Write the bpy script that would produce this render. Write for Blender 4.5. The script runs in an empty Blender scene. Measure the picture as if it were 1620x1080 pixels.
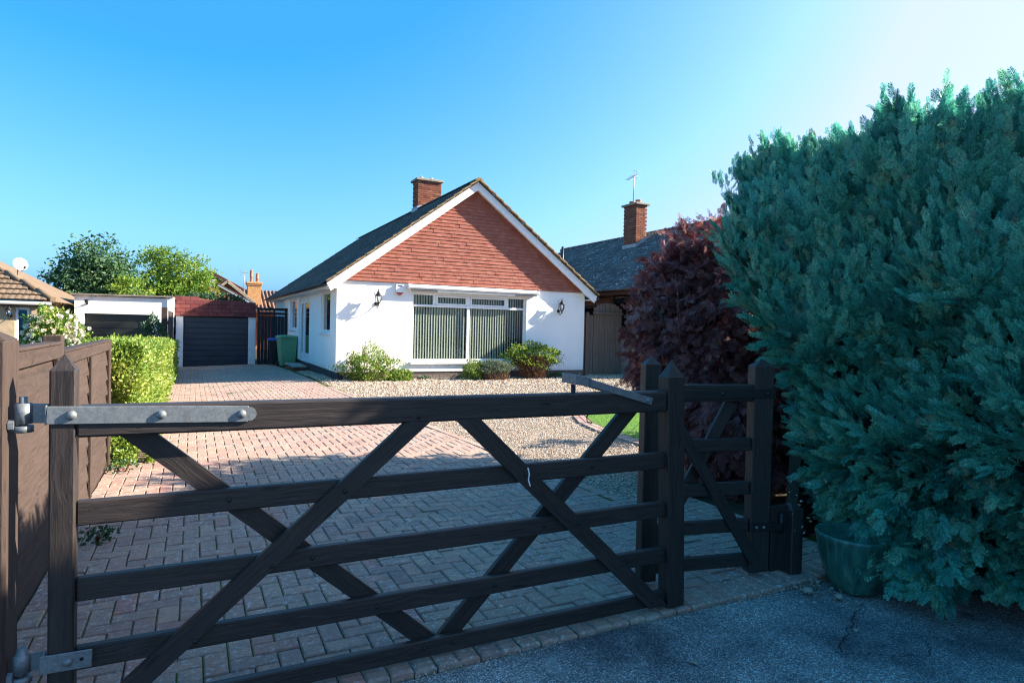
import bpy, math, random
import numpy as np
from math import radians as R, sin, cos, pi
from mathutils import Vector, Matrix

SC = bpy.context.scene
COL = SC.collection
rng = np.random.default_rng(7)
random.seed(7)

# ------------------------------------------------------------------ camera, sky, sun, exposure
CAM = Vector((0, 0, 1.475))
cam = bpy.data.cameras.new('camera')
cam.sensor_width = 36.0
cam.lens = 36.0 * 1000.0 / 1620.0
cam.clip_start = 0.05
cam.clip_end = 2000
camo = bpy.data.objects.new('camera', cam)
COL.objects.link(camo)
SC.camera = camo
yaw, pitch, roll = R(26.8), -math.atan(21.2 * cos(R(1.34)) / 1000.0), R(1.34)
fh = Vector((sin(yaw), cos(yaw), 0)); up = Vector((0, 0, 1)); rt = Vector((cos(yaw), -sin(yaw), 0))
F = fh * cos(pitch) + up * sin(pitch); U = up * cos(pitch) - fh * sin(pitch)
R2 = rt * cos(roll) + U * sin(roll); U2 = U * cos(roll) - rt * sin(roll)
camo.matrix_world = Matrix(((R2.x, U2.x, -F.x, CAM.x), (R2.y, U2.y, -F.y, CAM.y), (R2.z, U2.z, -F.z, CAM.z), (0, 0, 0, 1)))

SUN_AZ, SUN_EL = R(105.8), R(27.0)
world = bpy.data.worlds.new('World')
SC.world = world
world.use_nodes = True
wn = world.node_tree
sky = wn.nodes.new('ShaderNodeTexSky')
sky.sky_type = 'NISHITA'
sky.sun_disc = False
sky.sun_elevation = SUN_EL
sky.sun_rotation = SUN_AZ
sky.altitude = 50
sky.air_density = 0.7
sky.dust_density = 3.0
sky.ozone_density = 4.0
# one tone curve per channel for the whole sky, as the photograph's processing has it (deeper, more cyan blue)
sep = wn.nodes.new('ShaderNodeSeparateColor'); comb = wn.nodes.new('ShaderNodeCombineColor')
wn.links.new(sky.outputs[0], sep.inputs[0])
for ch, (lo, hi, a0, a1, slope) in enumerate(((0.094, 0.290, 0.050, 0.56, 0.25), (0.155, 0.290, 0.340, 0.66, 0.3), (0.290, 0.430, 0.78, 1.00, 0.5))):
    a = wn.nodes.new('ShaderNodeMath'); a.operation = 'MULTIPLY'; a.inputs[1].default_value = 0.12
    b = wn.nodes.new('ShaderNodeMapRange'); b.clamp = True
    for q, v in zip((1, 2, 3, 4), (lo, hi, a0 * 1.5, a1 * 1.5)): b.inputs[q].default_value = v
    c = wn.nodes.new('ShaderNodeMath'); c.operation = 'SUBTRACT'; c.inputs[1].default_value = hi
    d = wn.nodes.new('ShaderNodeMath'); d.operation = 'MAXIMUM'; d.inputs[1].default_value = 0.0
    e = wn.nodes.new('ShaderNodeMath'); e.operation = 'MULTIPLY_ADD'; e.inputs[1].default_value = slope * 1.5
    wn.links.new(sep.outputs[ch], a.inputs[0]); wn.links.new(a.outputs[0], b.inputs[0]); wn.links.new(a.outputs[0], c.inputs[0])
    wn.links.new(c.outputs[0], d.inputs[0]); wn.links.new(d.outputs[0], e.inputs[0]); wn.links.new(b.outputs[0], e.inputs[2]); wn.links.new(e.outputs[0], comb.inputs[ch])
wn.links.new(comb.outputs[0], wn.nodes['Background'].inputs[0])
wn.nodes['Background'].inputs[1].default_value = 0.11

sd = bpy.data.lights.new('sun', 'SUN')
sd.energy = 2.2
sd.angle = R(0.5)
sd.color = (1.0, 0.90, 0.76)
so = bpy.data.objects.new('sun', sd)
COL.objects.link(so)
sdir = Vector((sin(SUN_AZ) * cos(SUN_EL), cos(SUN_AZ) * cos(SUN_EL), sin(SUN_EL)))
so.rotation_euler = (-sdir).to_track_quat('-Z', 'Y').to_euler()
so.location = (20, -8, 14)

SC.view_settings.view_transform = 'Standard'
SC.view_settings.look = 'None'
SC.view_settings.exposure = 3.05
SC.view_settings.gamma = 1.0
SC.view_settings.use_curve_mapping = False
SC.cycles.use_denoising = True
SC.cycles.denoising_prefilter = 'NONE'
SC.cycles.filter_width = 1.2
SC.cycles.use_adaptive_sampling = False
SC.cycles.sample_clamp_indirect = 4.0
SC.cycles.caustics_reflective = False
SC.cycles.caustics_refractive = False


def g(y, x=9.0):                             # the drive falls gently towards the garages, with a crossfall away from the house
    t = max(0.0, min(y, 34.0) - 10.0)
    return -0.0185 * t + 0.005 * min(t, 8.0) * (max(-0.8, min(x, 3.4)) + 0.5)


# ------------------------------------------------------------------ node helper
class NB:
    def __init__(self, name):
        self.m = bpy.data.materials.new(name)
        self.m.use_nodes = True
        self.nt = self.m.node_tree
        self.b = self.nt.nodes['Principled BSDF']
        self.out = self.nt.nodes['Material Output']

    def n(self, t, ins=None, **kw):
        nd = self.nt.nodes.new(t)
        for k, v in kw.items():
            setattr(nd, k, v)
        for k, v in (ins or {}).items():
            self.s(nd.inputs[k], v)
        return nd

    def s(self, sock, v):
        if isinstance(v, bpy.types.NodeSocket):
            self.nt.links.new(v, sock)
        else:
            if hasattr(sock.default_value, '__len__') and not hasattr(v, '__len__'):
                v = (v,) * len(sock.default_value)
            if hasattr(v, '__len__') and len(v) == 3 and len(sock.default_value) == 4:
                v = (*v, 1)
            sock.default_value = v

    def pos(self):
        return self.n('ShaderNodeNewGeometry').outputs['Position']

    def attr(self, a, o='Fac'):
        return self.n('ShaderNodeAttribute', attribute_name=a).outputs[o]

    def rnd(self):                            # a value per piece: object random + tint attribute
        o = self.n('ShaderNodeObjectInfo').outputs['Random']
        return self.math('FRACT', self.math('ADD', o, self.attr('tint')))

    def math(self, op, a, b=0.0, c=0.0):
        nd = self.n('ShaderNodeMath', operation=op)
        self.s(nd.inputs[0], a); self.s(nd.inputs[1], b); self.s(nd.inputs[2], c)
        return nd.outputs[0]

    def scale(self, v, s):
        return self.n('ShaderNodeVectorMath', {0: v, 1: s}, operation='MULTIPLY').outputs[0]

    def add(self, v, s):
        return self.n('ShaderNodeVectorMath', {0: v, 1: s}, operation='ADD').outputs[0]

    def noise(self, v, sc, det=4.0, rough=0.55, dist=0.0):
        return self.n('ShaderNodeTexNoise', {'Vector': v, 'Scale': sc, 'Detail': det, 'Roughness': rough, 'Distortion': dist}).outputs[0]

    def vor(self, v, sc, feat='F1', o='Distance', rand=1.0):
        return self.n('ShaderNodeTexVoronoi', {'Vector': v, 'Scale': sc, 'Randomness': rand}, feature=feat).outputs[o]

    def ramp(self, f, stops, interp='LINEAR'):
        nd = self.n('ShaderNodeValToRGB', {0: f})
        cr = nd.color_ramp
        cr.interpolation = interp
        while len(cr.elements) < len(stops):
            cr.elements.new(0.5)
        for e, (p, c) in zip(cr.elements, stops):
            e.position = p
            if not hasattr(c, '__len__'):
                c = (c, c, c)
            e.color = (*c[:3], 1)
        return nd.outputs[0]

    def mix(self, f, a, b, bt='MIX'):
        nd = self.n('ShaderNodeMix', data_type='RGBA', blend_type=bt)
        self.s(nd.inputs[0], f); self.s(nd.inputs[6], a); self.s(nd.inputs[7], b)
        return nd.outputs[2]

    def bump(self, h, strength=0.3, dist=0.01):
        nd = self.n('ShaderNodeBump', {'Height': h, 'Strength': strength, 'Distance': dist})
        self.s(self.b.inputs['Normal'], nd.outputs[0])

    def set(self, color=None, rough=None, metal=None, spec=None):
        if color is not None: self.s(self.b.inputs['Base Color'], color)
        if rough is not None: self.s(self.b.inputs['Roughness'], rough)
        if metal is not None: self.s(self.b.inputs['Metallic'], metal)
        if spec is not None: self.s(self.b.inputs['Specular IOR Level'], spec)
        return self


def m_wood(name, dark, light, scale=1.0, rough=0.75, bump=0.35, worn=None):
    k = NB(name)
    gv = k.add(k.attr('grain', 'Vector'), k.n('ShaderNodeCombineXYZ', {0: k.math('MULTIPLY', k.rnd(), 40.0), 1: k.math('MULTIPLY', k.rnd(), 17.0)}).outputs[0])
    warp = k.noise(k.scale(gv, (2.2, 6, 6)), 1.0, 2)
    st = k.add(k.scale(gv, (3.0 * scale, 60 * scale, 60 * scale)), k.n('ShaderNodeCombineXYZ', {1: k.math('MULTIPLY', warp, 7.0), 2: k.math('MULTIPLY', warp, 7.0)}).outputs[0])
    f1 = k.noise(st, 1.0, 5, 0.65)
    f2 = k.noise(k.scale(gv, (1.2, 5, 5)), 1.0, 3)
    c = k.ramp(f1, [(0.28, dark), (0.72, light)])
    c = k.mix(k.math('MULTIPLY', f2, 0.55), c, tuple(0.62 * x for x in dark))
    c = k.mix(k.math('MULTIPLY', k.rnd(), 0.25), c, light)
    kn = k.vor(k.add(k.scale(gv, (2.6, 13, 13)), k.n('ShaderNodeCombineXYZ', {1: k.math('MULTIPLY', warp, 1.5)}).outputs[0]), 1.0)
    c = k.mix(k.math('MULTIPLY', k.ramp(kn, [(0.05, 1.0), (0.13, 0.0)]), 0.8), c, tuple(0.35 * x for x in dark))
    spl = k.ramp(k.noise(k.scale(gv, (2.5, 95, 95)), 1.0, 2, 0.5), [(0.24, 1.0), (0.29, 0.0)])
    c = k.mix(k.math('MULTIPLY', spl, 0.8), c, tuple(0.3 * x for x in dark))
    if worn:
        w = k.ramp(k.noise(k.scale(gv, (9, 70, 70)), 1.0, 4, 0.7), [(0.66, 0.0), (0.75, 1.0)])
        c = k.mix(k.math('MULTIPLY', w, 0.5), c, worn)
    k.set(c, rough)
    k.b.inputs['Specular IOR Level'].default_value = 0.35
    k.bump(f1, bump, 0.004)
    return k.m


def m_plain(name, col, rough=0.5, metal=0.0, var=0.12, sc=6.0, bump=0.0, bsc=60.0, spec=0.5):
    k = NB(name)
    p = k.pos()
    f = k.noise(p, sc, 5, 0.6)
    lo = tuple(max(0, x * (1 - var * 1.6)) for x in col); hi = tuple(min(1, x * (1 + var)) for x in col)
    c = k.ramp(f, [(0.3, lo), (0.7, hi)])
    k.set(c, rough, metal, spec)
    if bump:
        k.bump(k.noise(p, bsc, 4, 0.6), bump, 0.004)
    return k.m


def m_leaf(name, cols, transl=0.35, rough=0.55, spec=0.3, big=0.0, micro=0.0):
    k = NB(name)
    f = k.rnd()
    if big:
        f = k.math('ADD', k.math('MULTIPLY', f, 1 - big), k.math('MULTIPLY', k.ramp(k.noise(k.pos(), 2.2, 3), [(0.3, 0.0), (0.7, 1.0)]), big))
    c = k.ramp(f, [(i / (len(cols) - 1), x) for i, x in enumerate(cols)])
    if micro:
        isl = k.n('ShaderNodeNewGeometry').outputs['Random Per Island']
        v = k.math('MULTIPLY_ADD', isl, 2.0 * micro, 1.0 - micro)
        v = k.math('MULTIPLY', v, k.math('MULTIPLY_ADD', k.noise(k.pos(), 170, 2, 0.6), 1.1, 0.45))
        c = k.mix(1.0, c, k.n('ShaderNodeCombineColor', {0: v, 1: v, 2: v}).outputs[0], 'MULTIPLY')
    k.set(c, rough, 0, spec)
    tr = k.n('ShaderNodeBsdfTranslucent', {'Color': c})
    ms = k.n('ShaderNodeMixShader', {0: transl, 1: k.b.outputs[0], 2: tr.outputs[0]})
    k.nt.links.new(ms.outputs[0], k.out.inputs[0])
    return k.m


def m_glass(name, tintc=(0.75, 0.85, 0.82), refl=1.0):
    k = NB(name)
    lw = k.n('ShaderNodeFresnel', {'IOR': 1.5})
    tr = k.n('ShaderNodeBsdfTransparent', {'Color': (*tintc, 1)})
    gl = k.n('ShaderNodeBsdfGlossy', {'Roughness': 0.02})
    f = k.math('MULTIPLY', lw.outputs[0], refl)
    ms = k.n('ShaderNodeMixShader', {0: f, 1: tr.outputs[0], 2: gl.outputs[0]})
    k.nt.links.new(ms.outputs[0], k.out.inputs[0])
    return k.m


# ------------------------------------------------------------------ materials
def _paver():
    k = NB('red_concrete_paver')
    p = k.pos()
    r = k.rnd()
    base = k.ramp(r, [(0.0, (0.46, 0.19, 0.145)), (0.25, (0.47, 0.275, 0.20)), (0.5, (0.385, 0.22, 0.17)), (0.75, (0.48, 0.31, 0.22)), (1.0, (0.29, 0.175, 0.15))])
    grit = k.noise(p, 260, 3, 0.7)
    c = k.mix(0.5, base, k.ramp(grit, [(0.3, 0.45), (0.7, 1.35)]), 'MULTIPLY')
    dirt = k.ramp(k.noise(p, 5.5, 5, 0.65), [(0.35, 0.0), (0.7, 1.0)])
    c = k.mix(k.math('MULTIPLY', dirt, 0.55), c, (0.22, 0.19, 0.17))
    blot = k.ramp(k.noise(k.add(p, (4, 7, 0)), 17, 5, 0.7), [(0.44, 0.0), (0.66, 1.0)])
    c = k.mix(k.math('MULTIPLY', blot, 0.6), c, (0.15, 0.125, 0.11))
    pale = k.ramp(k.noise(p, 0.8, 3), [(0.4, 0.0), (0.75, 0.5)])
    c = k.mix(pale, c, (0.41, 0.315, 0.22))
    s1 = k.ramp(k.noise(k.add(p, (2, 3, 0)), 34, 3, 0.55), [(0.56, 0.0), (0.64, 1.0)])
    s2 = k.ramp(k.noise(k.add(p, (8, 1, 0)), 95, 3, 0.6), [(0.58, 0.0), (0.66, 1.0)])
    msk = k.ramp(k.noise(p, 2.4, 4), [(0.36, 0.15), (0.60, 1.0)])
    sp = k.math('MULTIPLY', k.math('MAXIMUM', s1, s2), msk)
    c = k.mix(k.math('MULTIPLY', sp, 0.7), c, (0.56, 0.55, 0.51))
    k.set(c, 0.88, 0, 0.25)
    k.bump(k.math('ADD', grit, k.math('MULTIPLY', sp, 0.6)), 0.5, 0.004)
    return k.m


def _joint():
    k = NB('mossy_joint_sand')
    p = k.pos()
    c = k.ramp(k.noise(p, 60, 4), [(0.3, (0.035, 0.030, 0.026)), (0.7, (0.085, 0.07, 0.055))])
    moss = k.ramp(k.noise(p, 2.6, 4, 0.65), [(0.42, 0.0), (0.54, 1.0)])
    c = k.mix(moss, c, k.ramp(k.noise(p, 90, 3), [(0.3, (0.05, 0.075, 0.016)), (0.7, (0.19, 0.24, 0.05))]))
    k.set(c, 0.95, 0, 0.1)
    k.bump(k.noise(p, 150, 4), 0.8, 0.01)
    return k.m


def _asphalt():
    k = NB('worn_asphalt')
    p = k.pos()
    v = k.vor(p, 190, 'F1', 'Color')
    sep = k.n('ShaderNodeSeparateColor', {0: v}).outputs[0]
    c = k.ramp(sep, [(0.0, (0.07, 0.07, 0.07)), (0.55, (0.20, 0.195, 0.19)), (0.86, (0.33, 0.32, 0.31)), (1.0, (0.60, 0.59, 0.57))])
    big = k.noise(p, 1.3, 5, 0.6)
    c = k.mix(1.0, c, k.ramp(big, [(0.36, (0.45, 0.45, 0.48)), (0.48, (0.95, 0.95, 0.95)), (0.62, (1.55, 1.48, 1.42))]), 'MULTIPLY')
    mid = k.ramp(k.noise(k.add(p, (3, 1, 0)), 5.5, 5, 0.7), [(0.60, 0.0), (0.72, 1.0)])
    c = k.mix(k.math('MULTIPLY', mid, 0.65), c, (0.34, 0.335, 0.315))
    dk = k.ramp(k.noise(k.add(p, (9, 4, 0)), 3.0, 6, 0.7), [(0.60, 0.0), (0.72, 1.0)])
    c = k.mix(k.math('MULTIPLY', dk, 0.75), c, (0.025, 0.027, 0.030))
    sp = k.ramp(k.vor(k.add(p, (5, 5, 0)), 16), [(0.06, 1.0), (0.10, 0.0)])
    spm = k.math('MULTIPLY', sp, k.ramp(k.noise(p, 7, 2), [(0.55, 0.0), (0.6, 1.0)]))
    c = k.mix(spm, c, (0.42, 0.41, 0.39))
    k.set(c, 0.82, 0, 0.4)
    k.bump(k.math('ADD', k.vor(p, 190), k.noise(p, 40, 3)), 0.75, 0.006)
    return k.m


def _gravelbase():
    k = NB('gravel_bed_fines')
    p = k.pos()
    v = k.vor(p, 75, 'F1', 'Color')
    s = k.n('ShaderNodeSeparateColor', {0: v}).outputs[0]
    c = k.ramp(s, [(0.0, (0.10, 0.07, 0.05)), (0.5, (0.26, 0.19, 0.13)), (1.0, (0.45, 0.38, 0.30))])
    k.set(c, 0.9)
    k.bump(k.vor(p, 75), 0.8, 0.012)
    return k.m


def _stone():
    k = NB('mixed_flint_gravel')
    c = k.ramp(k.rnd(), [(0.0, (0.22, 0.15, 0.10)), (0.25, (0.42, 0.29, 0.18)), (0.5, (0.55, 0.43, 0.30)), (0.72, (0.48, 0.41, 0.34)), (0.88, (0.70, 0.63, 0.53)), (1.0, (0.26, 0.23, 0.21))])
    k.set(c, 0.75, 0, 0.35)
    return k.m


def _render():
    k = NB('white_painted_render')
    p = k.pos()
    c = k.ramp(k.noise(k.scale(p, (1, 1, 0.5)), 1.6, 5, 0.6), [(0.3, (0.84, 0.825, 0.79)), (0.7, (0.88, 0.87, 0.845))])
    low = k.ramp(k.math('ADD', k.n('ShaderNodeSeparateXYZ', {0: p}).outputs[2], k.math('MULTIPLY', k.noise(k.scale(p, (3, 3, 1.2)), 1.0, 5, 0.7), 0.5)), [(0.40, 0.5), (0.62, 0.0)])
    c = k.mix(low, c, (0.60, 0.56, 0.49))
    stk = k.ramp(k.noise(k.scale(p, (7, 7, 0.35)), 1.0, 5, 0.65), [(0.60, 0.0), (0.78, 0.22)])
    c = k.mix(stk, c, (0.62, 0.60, 0.55))
    k.set(c, 0.85, 0, 0.25)
    k.bump(k.noise(p, 130, 4), 0.05, 0.003)
    return k.m


def _clay():
    k = NB('red_clay_tile')
    p = k.pos()
    c = k.ramp(k.rnd(), [(0.0, (0.27, 0.082, 0.056)), (0.4, (0.34, 0.108, 0.070)), (0.75, (0.31, 0.112, 0.078)), (1.0, (0.39, 0.145, 0.098))])
    c = k.mix(k.math('MULTIPLY', k.noise(p, 9, 5, 0.65), 0.5), c, (0.20, 0.075, 0.055))
    k.set(c, 0.8, 0, 0.3)
    k.bump(k.noise(p, 90, 3), 0.2, 0.004)
    return k.m


def _rooftile(name, a, b, lich, amt=0.6):
    k = NB(name)
    p = k.pos()
    c = k.ramp(k.rnd(), [(0.0, a), (1.0, b)])
    c = k.mix(k.ramp(k.noise(p, 3.2, 5, 0.65), [(0.35, 0.0), (0.75, 0.6)]), c, tuple(x * 0.55 for x in a))
    pw = k.add(p, k.scale(k.n('ShaderNodeTexNoise', {'Vector': p, 'Scale': 14.0}).outputs[1], 0.08))
    sp = k.math('MULTIPLY', k.ramp(k.vor(pw, 8.5), [(0.16, 1.0), (0.32, 0.0)]), k.ramp(k.noise(p, 1.4, 3), [(0.42, 0.0), (0.6, 1.0)]))
    c = k.mix(k.math('MULTIPLY', sp, amt), c, lich)
    k.set(c, 0.9, 0, 0.2)
    k.bump(k.noise(p, 60, 4), 0.35, 0.006)
    return k.m


def _brick(name, cols):
    k = NB(name)
    p = k.pos()
    c = k.ramp(k.rnd(), [(i / (len(cols) - 1), x) for i, x in enumerate(cols)])
    c = k.mix(k.math('MULTIPLY', k.noise(p, 25, 4, 0.7), 0.55), c, tuple(x * 0.5 for x in cols[0]))
    k.set(c, 0.9, 0, 0.2)
    k.bump(k.noise(p, 90, 3), 0.3, 0.004)
    return k.m


def _galv():
    k = NB('galvanised_steel')
    p = k.pos()
    v = k.n('ShaderNodeSeparateColor', {0: k.vor(p, 130, 'F1', 'Color')}).outputs[0]
    c = k.ramp(k.math('ADD', k.math('MULTIPLY', v, 0.35), k.math('MULTIPLY', k.noise(p, 9, 5, 0.7), 0.65)), [(0.25, (0.16, 0.175, 0.18)), (0.75, (0.25, 0.265, 0.265))])
    st = k.ramp(k.noise(p, 14, 5, 0.7), [(0.55, 0.0), (0.75, 0.6)])
    c = k.mix(st, c, (0.16, 0.125, 0.10))
    k.set(c, k.ramp(k.noise(p, 30, 4), [(0.3, 0.42), (0.7, 0.68)]), 0.55)
    k.bump(k.noise(p, 120, 3), 0.08, 0.002)
    return k.m


def _pot():
    k = NB('green_glazed_pot')
    p = k.pos()
    f = k.noise(k.scale(p, (30, 30, 5)), 1.0, 5, 0.65)
    c = k.ramp(f, [(0.3, (0.010, 0.055, 0.045)), (0.55, (0.03, 0.14, 0.105)), (0.75, (0.12, 0.24, 0.17))])
    k.set(c, 0.32, 0, 0.55)
    k.bump(f, 0.6, 0.01)
    return k.m


def _ground():
    k = NB('garden_soil')
    p = k.pos()
    c = k.ramp(k.noise(p, 3, 6, 0.7), [(0.3, (0.035, 0.026, 0.018)), (0.5, (0.07, 0.052, 0.036)), (0.7, (0.05, 0.065, 0.025))])
    k.set(c, 0.95, 0, 0.1)
    k.bump(k.noise(p, 40, 4), 0.7, 0.02)
    return k.m


PAVER = _paver(); JOINT = _joint(); ASPHALT = _asphalt(); GBASE = _gravelbase(); STONE = _stone()
RENDER = _render(); CLAY = _clay(); GALV = _galv(); POT = _pot(); SOIL = _ground()
GATEWOOD = m_wood('dark_brown_gate_stain', (0.0125, 0.010, 0.0095), (0.058, 0.043, 0.037), 1.0, 0.5, 0.9, (0.15, 0.11, 0.085))
FENCEWOOD = m_wood('brown_fence_stain', (0.026, 0.017, 0.013), (0.088, 0.057, 0.044), 0.7, 0.8, 0.9, (0.020, 0.014, 0.012))
OLDWOOD = m_wood('weathered_brown_wood', (0.13, 0.095, 0.075), (0.28, 0.21, 0.165), 0.8, 0.85, 0.5)
BLACKWOOD = m_wood('black_fence_stain', (0.010, 0.013, 0.018), (0.022, 0.026, 0.033), 0.8, 0.6, 0.3)
ROOF = _rooftile('dark_concrete_roof_tile', (0.058, 0.050, 0.043), (0.118, 0.098, 0.082), (0.32, 0.31, 0.26), 0.6)
ROOFN = _rooftile('lichen_spotted_roof_tile', (0.085, 0.080, 0.075), (0.15, 0.14, 0.13), (0.60, 0.61, 0.58), 0.95)
ROOFT = _rooftile('tan_concrete_roof_tile', (0.17, 0.115, 0.072), (0.235, 0.165, 0.108), (0.32, 0.28, 0.20), 0.5)
ROOFF = _rooftile('brown_pantile', (0.16, 0.095, 0.07), (0.25, 0.155, 0.115), (0.3, 0.25, 0.2), 0.3)
VERGE = m_plain('lichened_verge_mortar', (0.24, 0.165, 0.085), 0.95, 0, 0.4, 9, 0.5, 40)
WHITE = m_plain('white_upvc', (0.80, 0.81, 0.82), 0.35, 0, 0.03, 2)
WPAINT = m_plain('white_gloss_paint', (0.80, 0.80, 0.79), 0.5, 0, 0.06, 5, 0.1, 40)
CREAM = m_leaf('cream_blind_fabric', [(0.84, 0.81, 0.73), (0.86, 0.84, 0.77)], 0.40, 0.8, 0.2)
GREYM = m_plain('grey_coated_metal', (0.30, 0.31, 0.32), 0.45, 0.3, 0.08, 6)
BLACKM = m_plain('black_coated_iron', (0.016, 0.016, 0.017), 0.45, 0.3, 0.2, 20)
RAINW = m_plain('black_plastic_gutter', (0.02, 0.02, 0.022), 0.35, 0, 0.1, 6)
PLINTHB = m_plain('black_plinth_paint', (0.028, 0.032, 0.042), 0.6, 0, 0.25, 8, 0.3, 50)
INTER = m_plain('room_wall', (0.055, 0.06, 0.055), 0.9, 0, 0.1, 2)
GDOOR = m_plain('dark_navy_garage_paint', (0.010, 0.021, 0.040), 0.32, 0, 0.2, 3)
GDOOR2 = m_plain('black_garage_paint', (0.018, 0.020, 0.018), 0.30, 0, 0.25, 3)
FELT = m_plain('grey_roof_felt', (0.22, 0.19, 0.16), 0.9, 0, 0.25, 5)
GREENBIN = m_plain('green_bin_plastic', (0.16, 0.36, 0.19), 0.5, 0, 0.08, 6)
BLACKBIN = m_plain('black_bin_plastic', (0.016, 0.017, 0.019), 0.45, 0, 0.1, 6)
BLUELID = m_plain('blue_bin_lid', (0.02, 0.10, 0.42), 0.45, 0, 0.08, 6)
SLABC = m_plain('pale_concrete_slab', (0.36, 0.33, 0.28), 0.9, 0, 0.18, 8, 0.3, 60)
LEAD = m_plain('lead_flashing', (0.36, 0.38, 0.40), 0.55, 0.3, 0.2, 9)
REDM = m_plain('red_alarm_plastic', (0.42, 0.05, 0.03), 0.4, 0, 0.05, 6)
POTCLAY = m_plain('terracotta_chimney_pot', (0.48, 0.17, 0.09), 0.8, 0, 0.15, 5)
CAPC = m_plain('weathered_concrete_cap', (0.30, 0.26, 0.20), 0.9, 0, 0.3, 10, 0.4, 40)
MORTAR = m_plain('brick_mortar', (0.30, 0.27, 0.23), 0.95, 0, 0.15, 12)
MORTARG = m_plain('grey_plinth_mortar', (0.22, 0.20, 0.18), 0.95, 0, 0.15, 12)
BRICKR = _brick('red_chimney_brick', [(0.17, 0.055, 0.035), (0.30, 0.11, 0.06), (0.24, 0.085, 0.05), (0.36, 0.16, 0.085)])
BRICKG = _brick('grey_brown_plinth_brick', [(0.15, 0.115, 0.095), (0.22, 0.175, 0.145), (0.19, 0.145, 0.12)])
BRICKO = _brick('orange_red_wall_brick', [(0.36, 0.15, 0.095), (0.48, 0.23, 0.14), (0.42, 0.18, 0.12)])
YBRICK = m_plain('yellow_stock_brick', (0.50, 0.27, 0.11), 0.9, 0, 0.25, 12)
OBRICK = m_plain('orange_brick_gable', (0.36, 0.15, 0.07), 0.9, 0, 0.2, 12)
TANWALL = m_plain('tan_rendered_brick', (0.50, 0.37, 0.23), 0.9, 0, 0.15, 8, 0.3, 50)
BROWNF = m_plain('brown_stained_frame', (0.055, 0.025, 0.018), 0.5, 0, 0.15, 10)
GLASS = m_glass('window_glass', (0.90, 0.95, 0.92), 0.5)
GLASSB = m_glass('bluish_window_glass', (0.55, 0.70, 0.75), 1.6)
NETC = m_plain('pale_net_curtain', (0.62, 0.62, 0.56), 0.9, 0, 0.1, 6)
LAMPG = m_glass('lantern_glass', (0.92, 0.93, 0.92), 1.0)
CRACK = m_plain('asphalt_crack', (0.008, 0.008, 0.009), 0.95)
DISHM = m_plain('pale_dish_metal', (0.62, 0.60, 0.58), 0.5, 0.1, 0.05, 8)
BARK = m_plain('brown_bark', (0.085, 0.06, 0.042), 0.95, 0, 0.4, 14, 0.8, 40)
GREYTWIG = m_plain('grey_dead_twig', (0.20, 0.165, 0.145), 0.9, 0, 0.3, 14)
HEDGEIN = m_plain('hedge_shade_core', (0.016, 0.022, 0.017), 0.95, 0, 0.4, 9, 0.8, 30)  # near-black filling, shade between the sprays put into its colour
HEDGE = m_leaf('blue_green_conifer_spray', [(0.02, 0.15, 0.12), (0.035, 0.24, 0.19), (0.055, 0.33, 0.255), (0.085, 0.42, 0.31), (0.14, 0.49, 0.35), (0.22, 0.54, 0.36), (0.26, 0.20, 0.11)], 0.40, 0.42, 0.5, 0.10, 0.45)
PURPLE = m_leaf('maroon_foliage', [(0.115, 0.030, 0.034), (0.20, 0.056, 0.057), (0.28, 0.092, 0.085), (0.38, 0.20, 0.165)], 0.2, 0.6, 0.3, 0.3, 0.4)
PURPIN = m_plain('dark_maroon_core', (0.020, 0.011, 0.010), 0.95, 0, 0.4, 9, 0.8, 30)
PRIVET = m_leaf('golden_privet_leaf', [(0.07, 0.15, 0.022), (0.17, 0.28, 0.04), (0.32, 0.40, 0.07), (0.48, 0.46, 0.11)], 0.35, 0.4, 0.4, 0.45)
PRIVIN = m_plain('dark_privet_core', (0.035, 0.045, 0.016), 0.95, 0, 0.4, 9, 0.8, 30)
TREED = m_leaf('dark_tree_leaf', [(0.03, 0.075, 0.032), (0.055, 0.125, 0.05), (0.09, 0.18, 0.065), (0.17, 0.23, 0.08)], 0.3, 0.5, 0.3, 0.4)
TREEY = m_leaf('yellow_green_tree_leaf', [(0.06, 0.16, 0.022), (0.12, 0.24, 0.03), (0.24, 0.33, 0.04), (0.36, 0.40, 0.06)], 0.4, 0.5, 0.3, 0.45)
TREEO = m_leaf('orange_tinged_leaf', [(0.06, 0.09, 0.02), (0.26, 0.11, 0.03), (0.42, 0.17, 0.04), (0.14, 0.16, 0.04)], 0.35, 0.5, 0.3)
SHRUBD = m_leaf('dark_shrub_leaf', [(0.022, 0.060, 0.024), (0.04, 0.10, 0.04), (0.07, 0.14, 0.06)], 0.3, 0.45, 0.4)
SHRUBY = m_leaf('bright_shrub_leaf', [(0.05, 0.13, 0.02), (0.12, 0.24, 0.03), (0.26, 0.36, 0.05), (0.34, 0.34, 0.08)], 0.4, 0.5, 0.3)
LAVEN = m_leaf('grey_green_leaf', [(0.10, 0.15, 0.09), (0.17, 0.22, 0.14), (0.25, 0.29, 0.19)], 0.3, 0.7, 0.2)
DRYSTEM = m_leaf('dry_brown_stem', [(0.10, 0.05, 0.03), (0.19, 0.10, 0.055), (0.28, 0.17, 0.095)], 0.15, 0.8, 0.2)
PETAL = m_leaf('cream_white_petal', [(0.75, 0.68, 0.52), (0.82, 0.78, 0.68), (0.80, 0.72, 0.62)], 0.4, 0.6, 0.2)
PINKP = m_leaf('pale_pink_flower', [(0.55, 0.36, 0.36), (0.66, 0.50, 0.46)], 0.3, 0.7, 0.2)
GRASS = m_leaf('bright_lawn_blade', [(0.13, 0.34, 0.02), (0.22, 0.46, 0.035), (0.33, 0.55, 0.06)], 0.4, 0.5, 0.3)
LAWNB = m_plain('lawn_thatch', (0.06, 0.13, 0.02), 0.95, 0, 0.3, 20, 0.6, 60)
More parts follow.
